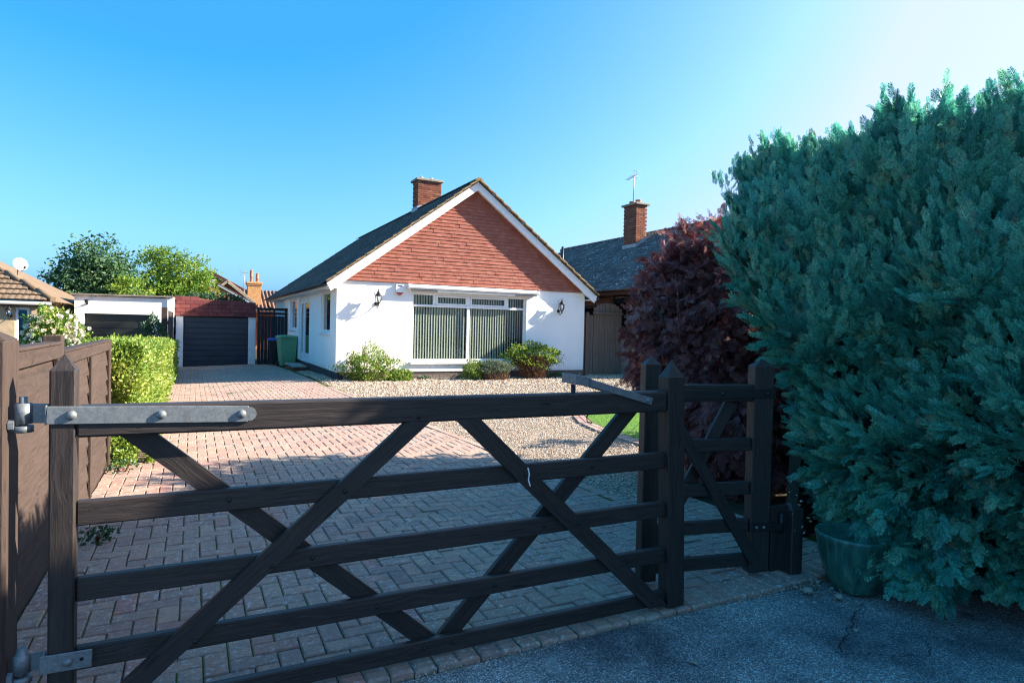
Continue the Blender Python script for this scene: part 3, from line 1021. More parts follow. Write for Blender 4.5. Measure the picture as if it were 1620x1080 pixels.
# roof deck, tiles, barge boards, fascia
OVF, OVE = 0.27, 0.30                        # verge and eave overhang
YV = HY0 - OVF
def roofz(x, lift=0.0): return RZ - abs(x - RX) * TANP + lift
EX0, EX1 = HX0 - OVE, HX1 + OVE
rd = MB()
for s, xe in ((-1, EX0), (1, EX1)):
    a = [(RX, YV, RZ - 0.03), (xe, YV, roofz(xe) - 0.03), (xe, YV, roofz(xe) - 0.06), (RX, YV, RZ - 0.07)]
    rd.prism(a, (0, HY1 + 0.3 - YV, 0))
roof = rd.build('roof', ROOF, house)
# tiles: a double-roll interlocking profile, thin and lapped
def tile_mesh(w, l, t, roll, name):
    mb = MB(); n = 7
    prof = [(-w / 2 + w * i / (n - 1), roll * (0.5 - 0.5 * cos(4 * pi * i / (n - 1)))) for i in range(n)]
    top = [(x, -l / 2, t + z) for x, z in prof] + [(x, l / 2, z) for x, z in prof]
    bot = [(x, -l / 2, z) for x, z in prof]
    o = mb.addv(top + bot, None, 0.0)
    for i in range(n - 1):
        mb.addf([(i, i + 1, n + i + 1, n + i), (2 * n + i, 2 * n + i + 1, i + 1, i)], o, False)
    mb.addf([(0, n, 2 * n), (n - 1, 3 * n - 1, 2 * n - 1)], o)
    return mb.mesh(name, recalc=False)
TM = tile_mesh(0.302, 0.40, 0.022, 0.022, 'roof_tile')
sl = math.atan(TANP)
titems = []; wt = []
GA = 0.335
slope_len = (RX - EX0) / cos(sl)
rows = int(slope_len / GA) + 1
for s in (-1, 1):
    down = Vector((s * cos(sl), 0, -sin(sl))); along = Vector((0, 1, 0)); nrm = Vector((s * sin(sl), 0, cos(sl)))
    for r in range(rows):
        d = 0.10 + GA * r + 0.16
        if d > slope_len + 0.02: d = slope_len + 0.02
        y = YV - 0.04 + 0.15 + (0.15 if r % 2 else 0)
        k = 0
        while y < HY1 + 0.3:
            c = Vector((RX, y, RZ)) + down * d + nrm * (-0.006 + random.gauss(0, 0.002))
            ax = Matrix((along * (-s), -down, nrm)).transposed() @ Matrix.Rotation(random.gauss(0, 0.006), 3, 'Z') @ Matrix.Rotation(0.022 + random.gauss(0, 0.003), 3, 'X').to_3x3()
            titems.append((tuple(c), ax)); wt.append(s < 0)
            y += 0.30
pieces('roof_tile', 'roof_tiles', TM, ROOF, roof, titems, 300, wt)
# ridge tiles
rm = MB(); 
for y0 in np.arange(YV - 0.05, HY1 + 0.3, 0.45):
    mbr = MB()
    ring = [(RX + 0.125 * cos(a), 0, RZ - 0.045 + 0.085 * sin(a)) for a in np.linspace(0, pi, 7)]
    o = mbr.addv([(x, y0, z + 0.008) for x, _, z in ring] + [(x, y0 + 0.455, z) for x, _, z in ring], None, random.random())
    mbr.addf([(i, i + 1, 8 + i, 7 + i) for i in range(6)], o, True)
    mbr.f.append(tuple(range(o, o + 7))); mbr.sm.append(False)
    mbr.build('ridge_tile', ROOF if y0 > YV else VERGE, roof)
# verge: mortar strip and tile ends, both slopes, proud of the barge board
for s in (-1, 1):
    vm = MB()
    down = Vector((s * cos(sl), 0, -sin(sl))); nrm = Vector((s * sin(sl), 0, cos(sl)))
    L = slope_len
    nseg = 17
    for i in range(nseg):
        a = Vector((RX, YV - 0.035, RZ)) + down * (0.04 + L * i / nseg) + nrm * -0.012
        b = Vector((RX, YV - 0.035, RZ)) + down * (0.04 + L * (i + 1) / nseg) + nrm * 0.012
        vm.beam(a, b, 0.045, 0.10, tuple(nrm), 0.006, random.random())
    vm.build('verge', VERGE, house)
    bm_ = MB()
    a = Vector((RX, YV + 0.02, RZ - 0.035)); 
    dep = 0.215
    p = [a, a + down * (L + 0.02), a + down * (L + 0.02) - Vector((0, 0, 1)) * dep / cos(sl) * 0.86, a - Vector((0, 0, 1)) * dep / cos(sl)]
    p[2] = Vector((p[2].x - s * 0.11, p[2].y, p[2].z + 0.01))
    bm_.prism(p, (0, 0.028, 0))
    bm_.build('bargeboard', WPAINT, house)
    sf = MB()                                       # verge soffit
    b0 = a + Vector((0, 0.03, -dep / cos(sl) + 0.05))
    sf.prism([b0, b0 + down * (L - 0.05), b0 + down * (L - 0.05) + nrm * 0.02, b0 + nrm * 0.02], (0, OVF - 0.06, 0))
    sf.build('verge_soffit', WPAINT, house)
    ef = MB()
    xe = EX0 if s < 0 else EX1
    zf = roofz(xe) - 0.06
    ef.box(xe + s * 0.0, xe - s * 0.025, YV + 0.05, HY1 + 0.3, zf - 0.13, zf)
    ef.build('fascia', WPAINT, house)
    es = MB()
    es.box(xe - s * 0.027, (HX0 if s < 0 else HX1) , YV + 0.05, HY1 + 0.3, zf - 0.125, zf - 0.105)
    es.build('eave_soffit', WPAINT, house)
    gm = MB()
    prof = [(xe + s * 0.055 + 0.055 * cos(a), zf - 0.035 + 0.055 * sin(a)) for a in np.linspace(pi, 2 * pi, 7)]
    o = gm.addv([(x, YV + 0.05, z) for x, z in prof] + [(x, HY1 + 0.3, z) for x, z in prof])
    gm.addf([(i, i + 1, 8 + i, 7 + i) for i in range(6)], o, True)
    o = gm.addv([(x, YV + 0.05, z) for x, z in prof]); gm.addf([tuple(range(7))], o)
    gm.build('gutter', RAINW, house, recalc=False)
dp = MB(); dp.tube([(EX0 - 0.05, HY1 - 0.1, 2.4), (EX0 - 0.05, HY1 - 0.1, 2.25), (HX0 - 0.05, HY1 - 0.1, 2.0), (HX0 - 0.05, HY1 - 0.1, -0.3)], 0.034, 8)
dp.build('downpipe', RAINW, house)

# tile hanging on the gable
htm = MB()
htm.box(-0.0784, 0.0784, -0.009, 0.009, -0.065, 0.075, 0.0, 0.0)
HT = htm.mesh('hanging_tile'); HT.materials.clear()
TB = 2.655
hitems = []
gz_, gw = 0.098, 0.158
for r in range(40):
    z = TB + r * gz_
    x = HX0 - 0.2 + (gw / 2 if r % 2 else 0)
    zt = z + 0.10
    while x < HX1 + 0.3:
        half = (RZ - 0.24 - z - 0.03) / TANP
        if abs(x - RX) < half - 0.02:
            hitems.append(((x + random.gauss(0, 0.0015), HY0 - 0.040 + random.gauss(0, 0.0018), z + 0.065 + random.gauss(0, 0.0012)), Matrix.Rotation(-0.165 + random.gauss(0, 0.012), 3, 'X') @ Matrix.Rotation(random.gauss(0, 0.01), 3, 'Y')))
        x += gw
th = MB()
th.prism([(HX0 + 0.33, HY0 - 0.018, TB + 0.02), (HX1 - 0.33, HY0 - 0.018, TB + 0.02), (RX, HY0 - 0.018, RZ - 0.3)], (0, 0.015, 0))
tileback = th.build('gable_cladding', CLAY, house)
pieces('hanging_tile', 'hanging_tiles', HT, CLAY, tileback, hitems, 300)

# big front window: frame, mullion, transom, fanlights, panes, sill, blind slats
wf = MB()
x0, x1, z0, z1 = WIN
yf = HY0 + 0.09
def bar(a, b, p, q, d=0.0, t=0.06):
    wf.box(a, b, yf + d, yf + t, p, q, 0.006)
bar(x0, x0 + 0.06, z0, z1); bar(x1 - 0.06, x1, z0, z1)
bar(x0 + 0.061, x1 - 0.061, z0, z0 + 0.07); bar(x0 + 0.061, x1 - 0.061, z1 - 0.065, z1)
bar(x0 + 0.061, x1 - 0.061, 2.02, 2.085, -0.003)
XM = 7.21
bar(XM - 0.045, XM + 0.045, z0 + 0.071, 2.019); bar(XM - 0.045, XM + 0.045, 2.086, z1 - 0.066)
FL = [(x0 + 0.06, 6.12), (6.20, XM - 0.05), (XM + 0.05, 8.42), (8.50, x1 - 0.06)]
bar(6.11, 6.20, 2.086, z1 - 0.066); bar(8.42, 8.51, 2.086, z1 - 0.066)
for a, b in FL[1:3]:                       # opening lights stand proud
    wf.box(a, b, yf - 0.022, yf + 0.02, 2.09, 2.135, 0.005); wf.box(a, b, yf - 0.022, yf + 0.02, z1 - 0.115, z1 - 0.07, 0.005)
    wf.box(a, a + 0.05, yf - 0.022, yf + 0.02, 2.136, z1 - 0.116, 0.005); wf.box(b - 0.05, b, yf - 0.022, yf + 0.02, 2.136, z1 - 0.116, 0.005)
win = wf.build('window', WHITE, house)
for a, b, p, q in [(x0 + 0.055, XM - 0.04, z0 + 0.065, 2.025), (XM + 0.04, x1 - 0.055, z0 + 0.065, 2.025)] + [(a - 0.005, b + 0.005, 2.08, z1 - 0.06) for a, b in FL]:
    MB().box(a, b, yf + 0.028, yf + 0.034, p, q).build('pane', GLASS, win)
MB().box(x0 - 0.06, x1 + 0.03, HY0 - 0.075, HY0 + 0.085, z0 - 0.075, z0 - 0.004, 0.01).build('sill', WHITE, win)
smb = MB(); smb.box(-0.033, 0.033, -0.0006, 0.0006, -0.94, 0.94, 0, 0.0)
SLAT = smb.mesh('blind_slat'); SLAT.materials.append(CREAM)
x = x0 + 0.08
while x < x1 - 0.06:
    if abs(x - XM) > 0.05:
        o = link('blind_slat', SLAT, CREAM, win, (x, HY0 + 0.19, 1.46))
        o.rotation_euler = (0, random.gauss(0, 0.002), R(24 + random.gauss(0, 3) + 26 * (x > 8.2) * (x - 8.2)))
    x += 0.081
MB().box(x0 + 0.05, x1 - 0.05, HY0 + 0.165, HY0 + 0.215, 2.405, 2.44).build('blind_rail', WHITE, win)

# awning cassette over the window
aw = MB()
aw.prism([(5.30, HY0 - 0.005, 2.64), (5.30, HY0 - 0.20, 2.60), (5.30, HY0 - 0.215, 2.54), (5.30, HY0 - 0.19, 2.50), (5.30, HY0 - 0.005, 2.49)], (4.10, 0, 0))
aw.box(6.15, 8.62, HY0 - 0.15, HY0 - 0.008, 2.43, 2.489, 0.008)
aw.box(5.285, 5.299, HY0 - 0.20, HY0 - 0.004, 2.50, 2.63, 0.004); aw.box(9.401, 9.415, HY0 - 0.20, HY0 - 0.004, 2.50, 2.63, 0.004)
awn = aw.build('awning', WPAINT, house)
for a, b in ((5.42, 6.14), (8.63, 9.36)):
    MB().box(a, b, HY0 - 0.17, HY0 - 0.01, 2.455, 2.486, 0.006).build('awning_arm', GREYM, awn)

# side windows and the side door, on the shaded wall
for (a, b, p, q) in (SW1, SW2):
    m = MB(); xf = HX0 + 0.06
    m.box(xf, xf + 0.06, a, a + 0.08, p, q, 0.006); m.box(xf, xf + 0.06, b - 0.08, b, p, q, 0.006)
    m.box(xf, xf + 0.06, a + 0.081, b - 0.081, p, p + 0.08, 0.006); m.box(xf, xf + 0.06, a + 0.081, b - 0.081, q - 0.08, q, 0.006)
    w_ = m.build('window', WHITE, house)
    MB().box(xf + 0.028, xf + 0.034, a + 0.075, b - 0.075, p + 0.075, q - 0.075).build('pane', GLASSB, w_)
    MB().box(HX0 - 0.06, xf - 0.003, a - 0.05, b + 0.05, p - 0.05, p - 0.004, 0.008).build('sill', WHITE, w_)
    MB().box(HX0 + 0.26, HX0 + 0.27, a, b, p + 0.55, q).build('net_curtain', NETC, w_)
a, b, p, q = DOOR
m = MB(); xf = HX0 + 0.05
for (c, d, e, f_) in ((a, a + 0.09, p, q), (b - 0.09, b, p, q), (a + 0.091, b - 0.091, q - 0.09, q), (a + 0.091, b - 0.091, p, p + 0.05), ((a + b) / 2 + 0.25, (a + b) / 2 + 0.36, p + 0.051, q - 0.091)):
    m.box(xf, xf + 0.07, c, d, e, f_, 0.006)
dr = m.build('door', WHITE, house)
for (c, d) in ((a + 0.091, (a + b) / 2 + 0.249), ((a + b) / 2 + 0.361, b - 0.091)):
    lf = MB()
    lf.box(xf + 0.01, xf + 0.055, c, c + 0.14, p + 0.052, q - 0.092, 0.005); lf.box(xf + 0.01, xf + 0.055, d - 0.14, d, p + 0.052, q - 0.092, 0.005)
    lf.box(xf + 0.01, xf + 0.055, c + 0.141, d - 0.141, p + 0.052, p + 0.26, 0.005); lf.box(xf + 0.01, xf + 0.055, c + 0.141, d - 0.141, q - 0.24, q - 0.092, 0.005)
    lf.build('door_leaf', WHITE, dr)
    MB().box(xf + 0.03, xf + 0.036, c + 0.135, d - 0.135, p + 0.255, q - 0.235).build('pane', GLASSB, dr)
MB().box(xf - 0.05, xf + 0.008, a + 0.13, a + 0.17, 1.22, 1.42, 0.01).build('letter_plate', BLACKM, dr)
MB().box(HX0 - 0.02, xf, a - 0.02, b + 0.02, p - 0.04, p - 0.003, 0.006).build('threshold', GREYM, dr)

# chimney with brick courses
CX0, CX1, CY0, CY1, CZ1 = 7.18, 8.07, 22.0, 22.62, 6.72
ch = MB(); ch.box(CX0 + 0.012, CX1 - 0.012, CY0 + 0.012, CY1 - 0.012, 5.1, CZ1)
chim = ch.build('chimney', MORTAR, roof)
items = []
r = 0; z = 5.24
while z < CZ1:
    s = 0.1125 if r % 2 else 0.0
    x = CX0 + 0.1075 - s
    while x < CX1 + 0.02:
        lo, hi = max(x - 0.1075, CX0), min(x + 0.1075, CX1)
        if hi - lo > 0.04:
            items.append((((lo + hi) / 2, CY0 + 0.05 + random.gauss(0, 0.002), z), Matrix.Diagonal(((hi - lo) / 0.215, 1, 1))))
        x += 0.2255
    y = CY0 + 0.1075 + (0.0 if r % 2 else 0.105)
    while y < CY1 + 0.02:
        lo, hi = max(y - 0.1075, CY0 + 0.105), min(y + 0.1075, CY1)
        if hi - lo > 0.04:
            for xx in (CX0 + 0.05, CX1 - 0.05):
                items.append(((xx, (lo + hi) / 2, z), Matrix.Rotation(pi / 2, 3, 'Z') @ Matrix.Diagonal(((hi - lo) / 0.215, 1, 1))))
        y += 0.2255
    z += 0.075; r += 1
pieces('brick', 'bricks', BRK, BRICKR, chim, items, 300)
MB().box(CX0 - 0.07, CX1 + 0.07, CY0 - 0.07, CY1 + 0.07, CZ1, CZ1 + 0.085, 0.012).build('chimney_cap', CAPC, chim)
for cx in (7.40, 7.78):
    m = MB(); m.lathe((cx, 22.3, CZ1 + 0.085), [(0.09, 0), (0.09, 0.06), (0.10, 0.07), (0.0, 0.16)], 8, False); m.build('chimney_cowl', LEAD, chim)
fl = MB()
fl.prism([(CX0 - 0.012, CY0 - 0.014, roofz(CX0) - 0.05), (CX0 - 0.012, CY0 - 0.014, roofz(CX0) + 0.14), (RX, CY0 - 0.014, RZ + 0.12), (CX1 + 0.012, CY0 - 0.014, roofz(CX1) + 0.14), (CX1 + 0.012, CY0 - 0.014, roofz(CX1) - 0.05), (RX, CY0 - 0.014, RZ - 0.05)], (0, 0.012, 0))
fl.box(CX0 - 0.026, CX0 - 0.013, CY0 - 0.02, CY1 + 0.02, roofz(CX0) - 0.1, roofz(CX0) + 0.15)
fl.build('flashing', LEAD, chim)

# ------------------------------------------------------------------ things fixed to the bungalow's front
def wall_lantern(x, z, y, label, s=1.0, ext=(0, -1)):
    t = thing('wall_lantern', label, 'lantern', (x, y, z), 'black wall lanterns')
    d = Vector((ext[0], ext[1], 0)); c = Vector((x, y, z)) + d * 0.21 * s
    m = MB()
    m.lathe(Vector((x, y, z - 0.13 * s)), [(0.0, 0.0), (0.055 * s, 0.0), (0.05 * s, 0.02), (0.0, 0.025)], 12, True, tuple(d))
    m.build('back_plate', BLACKM, t)
    m = MB()
    pts = [Vector((x, y, z - 0.13 * s)) + d * 0.01]
    for k in range(11):
        a = k / 10
        pts.append(Vector((x, y, z - 0.13 * s)) + d * (0.21 * s * a) + Vector((0, 0, (-0.11 * sin(pi * a) - 0.02 * a) * s)))
    m.tube(pts, 0.010 * s, 6)
    m.tube([Vector((x, y, z - 0.10 * s)), Vector((x, y, z + 0.22 * s)) + d * 0.015], 0.004, 5)
    m.build('bracket', BLACKM, t)
    m = MB()
    m.lathe(c, [(0.02 * s, -0.20 * s), (0.03 * s, -0.17 * s), (0.015 * s, -0.15 * s), (0.05 * s, -0.12 * s), (0.06 * s, -0.10 * s), (0.055 * s, -0.095 * s)], 8)
    m.lathe(c, [(0.085 * s, 0.07 * s), (0.098 * s, 0.075 * s), (0.085 * s, 0.10 * s), (0.045 * s, 0.15 * s), (0.035 * s, 0.165 * s), (0.045 * s, 0.175 * s), (0.02 * s, 0.20 * s), (0.012 * s, 0.225 * s), (0.018 * s, 0.24 * s), (0.0, 0.275 * s)], 8)
    for k in range(6):
        a = k * pi / 3
        e = Vector((cos(a), sin(a), 0))
        m.tube([c + e * 0.055 * s + Vector((0, 0, -0.10 * s)), c + e * 0.088 * s + Vector((0, 0, 0.0)), c + e * 0.082 * s + Vector((0, 0, 0.075 * s))], 0.005 * s, 5)
    m.build('cage', BLACKM, t)
    m = MB(); m.lathe(c, [(0.05 * s, -0.095 * s), (0.08 * s, 0.0), (0.078 * s, 0.07 * s)], 6, False); m.build('glass', LAMPG, t, recalc=False)
    m = MB(); m.lathe(c, [(0.012 * s, -0.09 * s), (0.014 * s, -0.02 * s), (0.02 * s, 0.0), (0.012 * s, 0.04 * s), (0, 0.05 * s)], 8); m.build('candle_bulb', CREAM, t)
    return t
wall_lantern(4.45, 2.18, HY0 - 0.002, 'black lantern on the white wall just left of the front window')
wall_lantern(10.22, 2.17, HY0 - 0.002, 'black lantern on the white wall right of the front window by the fence')
al = thing('alarm_box', 'white and red alarm box high on the white wall beside the awning', 'alarm box', (5.10, HY0, 2.42))
m = MB(); m.prism([(4.98, HY0 - 0.004, 2.60), (5.20, HY0 - 0.004, 2.60), (5.215, HY0 - 0.004, 2.44), (5.185, HY0 - 0.004, 2.385), (4.995, HY0 - 0.004, 2.385), (4.965, HY0 - 0.004, 2.44)], (0, -0.075, 0)); m.build('case', WHITE, al)
m = MB(); m.prism([(4.985, HY0 - 0.004, 2.383), (5.195, HY0 - 0.004, 2.383), (5.09, HY0 - 0.004, 2.30)], (0, -0.07, 0)); m.build('beacon', REDM, al)
m = MB(); m.box(5.03, 5.15, HY0 - 0.083, HY0 - 0.0795, 2.54, 2.58); m.build('label_plate', m_plain('blue_label', (0.03, 0.06, 0.2), 0.4), al)

# door step and wheelie bins on the left side
st = thing('doorstep', 'pale slab step on red bricks below the white side door', 'step', (3.17, 22.7, -0.08))
zs = -0.205
MB().box(2.94, 3.40, 21.75, 23.7, zs + 0.21, zs + 0.27, 0.01).build('slab', SLABC, st)
stb = MB().box(2.98, 3.38, 21.80, 23.6, zs - 0.1, zs + 0.209).build('brick_base', MORTAR, st)
items = []
for r in range(3):
    z = zs + 0.032 + r * 0.068
    for k in range(3):
        items.append(((3.07 + 0.15 * k, 21.79, z), Matrix.Diagonal((0.88, 1, 0.94))))
    for k in range(8):
        items.append(((2.97, 21.88 + 0.21 * k, z), Matrix.Rotation(pi / 2, 3, 'Z') @ Matrix.Diagonal((0.93, 1, 0.94))))
pieces('brick', 'bricks', BRKS, BRICKR, stb, items, 300)


def wheelie_bin(x, y, label, body, lid, h=1.07, w=0.56, rz=0.0):
    z0 = g(y, x)
    t = thing('wheelie_bin', label, 'bin', (x, y, z0), 'wheelie bins by the black fence')
    def rp(px, py, pz):
        return (x + px * cos(rz) - py * sin(rz), y + px * sin(rz) + py * cos(rz), z0 + pz)
    m = MB(); a, b = w * 0.36, w * 0.47
    lv = [(a, a * 1.1, 0.05), (a * 1.06, a * 1.2, 0.15), (b, b * 1.2, h - 0.13), (b * 1.06, b * 1.28, h - 0.12), (b * 1.06, b * 1.28, h - 0.07)]
    o = m.addv([rp(sx * px, sy * py, pz) for px, py, pz in lv for sx, sy in ((-1, -1), (1, -1), (1, 1), (-1, 1))])
    for i in range(len(lv) - 1):
        m.addf([(4 * i + k, 4 * i + (k + 1) % 4, 4 * i + 4 + (k + 1) % 4, 4 * i + 4 + k) for k in range(4)], o)
    m.addf([(3, 2, 1, 0)], o)
    m.build('body', body, t)
    m = MB(); c, d = b * 1.12, b * 1.34
    lv = [(c, d, h - 0.072), (c, d, h - 0.03), (c * 0.86, d * 0.86, h + 0.005), (c * 0.5, d * 0.5, h + 0.02)]
    o = m.addv([rp(sx * px, sy * py, pz) for px, py, pz in lv for sx, sy in ((-1, -1), (1, -1), (1, 1), (-1, 1))])
    for i in range(3):
        m.addf([(4 * i + k, 4 * i + (k + 1) % 4, 4 * i + 4 + (k + 1) % 4, 4 * i + 4 + k) for k in range(4)], o)
    m.addf([(12, 13, 14, 15)], o); m.addf([(3, 2, 1, 0)], o)
    m.tube([rp(-c * 0.8, d + 0.03, h - 0.05), rp(c * 0.8, d + 0.03, h - 0.05)], 0.018, 6)
    m.build('lid', lid, t)
    for s in (-1, 1):
        p = Vector(rp(s * w * 0.40, w * 0.40, 0.10)); ax = (cos(rz) * s, sin(rz) * s, 0)
        MB().lathe(p, [(0.0, 0.0), (0.10, 0.0), (0.10, 0.05), (0.0, 0.05)], 14, False, ax).build('wheel', BLACKBIN, t)
    return t
wheelie_bin(3.05, 24.15, 'green wheelie bin standing against the house wall behind the step', GREENBIN, GREENBIN, 1.13, 0.60, 0.12)
wheelie_bin(2.86, 25.6, 'black wheelie bin with blue lid left of the green bin', BLACKBIN, BLUELID, 1.02, 0.56, 0.0)

# ------------------------------------------------------------------ garages and fences at the end of the drive
def rib_door(t, name, x0, x1, y, z0, z1, n, mat, handle=None):
    m = MB(); m.box(x0, x1, y, y + 0.03, z0, z1)
    d = m.build(name, mat, t)
    h = (z1 - z0) / n
    for i in range(n):
        MB().box(x0 + 0.03, x1 - 0.03, y - 0.022, y - 0.001, z0 + h * i + 0.012, z0 + h * (i + 1) - 0.012, 0.008).build('door_panel', mat, d)
    fr = MB(); fr.box(x0 - 0.0, x0 + 0.028, y - 0.03, y - 0.001, z0, z1, 0.004); fr.box(x1 - 0.028, x1, y - 0.03, y - 0.001, z0, z1, 0.004)
    fr.build('door_edge', mat, d)
    if handle:
        MB().box(handle - 0.05, handle + 0.05, y - 0.045, y - 0.023, z0 + 0.55, z0 + 0.585, 0.006).box(handle - 0.012, handle + 0.012, y - 0.06, y - 0.046, z0 + 0.53, z0 + 0.60, 0.004).build('handle', BLACKM, d)
    return d


GY = 27.4
ga = thing('garage', 'garage with navy ribbed door under a red tiled fascia between white pillars', 'garage', (0.8, GY + 2, -0.3))
m = MB()
m.box(-0.585, -0.335, GY, GY + 0.3, -0.5, 1.64, 0.008); m.build('pillar', WPAINT, ga)
m = MB(); m.box(1.99, 2.255, GY, GY + 0.3, -0.5, 1.66, 0.008); m.build('pillar', WPAINT, ga)
m = MB(); m.box(-0.58, -0.4, GY + 0.301, GY + 5.5, -0.5, 2.2); m.box(2.1, 2.25, GY + 0.301, GY + 5.5, -0.5, 2.15); m.box(-0.399, 2.099, GY + 5.3, GY + 5.5, -0.5, 2.2)
m.build('wall', MORTAR, ga)
rib_door(ga, 'garage_door', -0.33, 1.985, GY + 0.10, -0.34, 1.63, 9, GDOOR, 0.82)
m = MB(); m.prism([(-0.66, GY + 0.02, 1.63), (2.27, GY + 0.02, 1.665), (2.25, GY + 0.24, 2.20), (0.6, GY + 0.24, 2.29), (0.2, GY + 0.25, 2.36), (-0.66, GY + 0.25, 2.37)], (0, 0.12, 0))
fas = m.build('tiled_fascia', CLAY, ga)
CLAYD = _rooftile('dull_red_fascia_tile', (0.115, 0.030, 0.030), (0.165, 0.048, 0.042), (0.10, 0.06, 0.055), 0.3)
ft = MB(); ft.box(-0.155, 0.155, -0.011, 0.011, -0.10, 0.11, 0.004, 0.0)
FT = ft.mesh('fascia_tile'); FT.materials.clear()
items = []
for r in range(5):
    x = -0.66 + (0.16 if r % 2 else 0.0) + 0.08
    while x < 2.28:
        zb = 1.64 + 0.009 * (x + 0.66) + r * 0.152
        top = 2.40 if x < 0.25 else (2.31 if x < 0.62 else 2.33 - 0.055 * (x - 0.62))
        if zb + 0.13 < top + 0.08:
            hgt = min(1.0, (top - zb) / 0.19)
            lo = max(x - 0.155, -0.67); hi = min(x + 0.155, 2.275)
            if hgt > 0.45 and hi - lo > 0.08:
                items.append((((lo + hi) / 2, GY - 0.030 + r * 0.058, zb + 0.095 * hgt), Matrix.Rotation(-0.45 + random.gauss(0, 0.015), 3, 'X') @ Matrix.Diagonal(((hi - lo - 0.006) / 0.31, 1, hgt))))
        x += 0.316
pieces('fascia_tile', 'fascia_tiles', FT, CLAYD, fas, items, 300)
MB().box(-0.6, 2.24, GY + 0.4, GY + 5.5, 2.12, 2.18).build('roof', FELT, ga)

wg = thing('garage', 'wide white garage with dark ribbed door and flat felt roof', 'garage', (-2.1, 27.5, -0.4))
WY = 25.5
m = MB()
wall_grid(m, 'y', WY, 0.25, -3.55, -0.66, -0.6, 2.23, [(-3.27, -1.30, -0.6, 1.64)])
m.box(-3.55, -3.35, WY + 0.251, 31, -0.6, 2.22); m.box(-0.86, -0.66, WY + 0.251, 31, -0.6, 2.22)
m.build('wall', WPAINT, wg, recalc=False)
m = MB(); m.box(-0.84, -0.60, WY - 0.05, WY - 0.002, 1.2, 2.26, 0.02); m.build('end_board', WPAINT, wg)
rib_door(wg, 'garage_door', -3.27, -1.30, WY + 0.14, -0.35, 1.64, 8, GDOOR2)
m = MB(); m.prism([(-3.66, WY - 0.10, 2.24), (-0.62, WY - 0.10, 2.27), (-0.62, WY - 0.10, 2.32), (-3.66, WY - 0.10, 2.30)], (0, 5.7, 0)); m.build('roof', FELT, wg)
sl_ = thing('security_light', 'small black security light on the white garage wall', 'light', (-3.19, WY, 1.97))
m = MB(); m.box(-3.22, -3.16, WY - 0.05, WY - 0.003, 1.93, 1.99, 0.008); m.tube([(-3.19, WY - 0.04, 1.96), (-3.19, WY - 0.14, 1.99)], 0.012, 6); m.build('bracket', BLACKM, sl_)
m = MB(); m.box(-3.24, -3.14, WY - 0.24, WY - 0.12, 1.98, 2.10, 0.012); m.build('lamp_head', BLACKM, sl_)

bf = thing('black_fence', 'tall black board fence with open top slats between garage and house', 'fence', (2.8, 26.7, -0.25))
m = MB(); m.box(2.265, 2.35, 26.74, 26.82, -0.4, 2.06, 0.005); m.build('post', BLACKWOOD, bf)
m = MB(); m.box(3.29, 3.375, 26.74, 26.82, -0.4, 2.06, 0.005); m.build('post', BLACKWOOD, bf)
x = 2.27
while x < 3.36:
    MB().box(x, min(x + 0.117, 3.38), 26.70, 26.722 + 0.006 * (random.random()), -0.24 + 0.02 * random.random(), 1.72 + 0.01 * random.random(), 0.004, along=2).build('board', BLACKWOOD, bf)
    x += 0.124
for a, b in ((1.775, 1.875), (1.94, 2.045)):
    MB().box(2.25, 3.38, 26.69, 26.715, a, b, 0.004).build('top_slat', BLACKWOOD, bf)

# board fence end between the two gardens
pf_ = thing('garden_fence', 'end of a brown board fence beside the dark shrub and white garage', 'fence', (-0.72, 22, -0.4))
MB().box(-0.82, -0.67, 20.95, 21.10, -0.5, 1.84, 0.006, along=2).build('post', FENCEWOOD, pf_)
y = 21.12
while y < 25.3:
    MB().box(-0.655 + 0.008 * random.random(), -0.63, y, y + 0.14, -0.4, 1.74 + 0.01 * random.random(), 0.004, along=2).build('board', FENCEWOOD, pf_)
    y += 0.15
MB().box(-0.70, -0.656, 21.11, 25.3, 0.2, 0.28).build('rail', FENCEWOOD, pf_); MB().box(-0.70, -0.656, 21.11, 25.3, 1.35, 1.43).build('rail', FENCEWOOD, pf_)

# ------------------------------------------------------------------ left-hand neighbour
lh = thing('bungalow', 'tan bungalow with hipped tan tiled roof at the left edge', 'bungalow', (-8.5, 27, -0.45))
LY, LX, LE = 22.4, -3.95, 1.93
m = MB(); wall_grid(m, 'y', LY, 0.25, -14, LX, -0.6, LE, [(-4.52, -4.18, -0.6, 1.74), (-6.0, -4.86, 0.2, 1.70)])
m.poly([(LX, LY, -0.6), (LX, LY + 8, -0.6), (LX, LY + 8, LE), (LX, LY, LE)])
m.build('wall', TANWALL, lh, recalc=False)
m = MB(); m.box(-13.7, LX - 0.3, LY + 0.5, LY + 0.6, -0.5, LE); m.build('interior_wall', INTER, lh)
for (a, b, p, q, fm) in ((-4.52, -4.18, -0.4, 1.74, WHITE), (-6.0, -4.86, 0.2, 1.70, BROWNF)):
    m = MB(); yy = LY + 0.05
    m.box(a, a + 0.07, yy, yy + 0.06, p, q, 0.006); m.box(b - 0.07, b, yy, yy + 0.06, p, q, 0.006); m.box(a + 0.071, b - 0.071, yy, yy + 0.06, q - 0.07, q, 0.006); m.box(a + 0.071, b - 0.071, yy, yy + 0.06, p, p + 0.07, 0.006)
    w_ = m.build('window', fm, lh)
    MB().box(a + 0.065, b - 0.065, yy + 0.025, yy + 0.031, p + 0.065, q - 0.065).build('pane', GLASSB, w_)
RY = 22.22
m = MB()
hp = 0.577
er = (-3.60, RY, 1.93)
D_ = 4.6
m.poly([(-14, RY, 1.93), er, (er[0] - D_, RY + D_, 1.93 + hp * D_), (-14, RY + D_, 1.93 + hp * D_)])
m.poly([er, (er[0], RY + 2 * D_, 1.93), (er[0] - D_, RY + D_, 1.93 + hp * D_)])
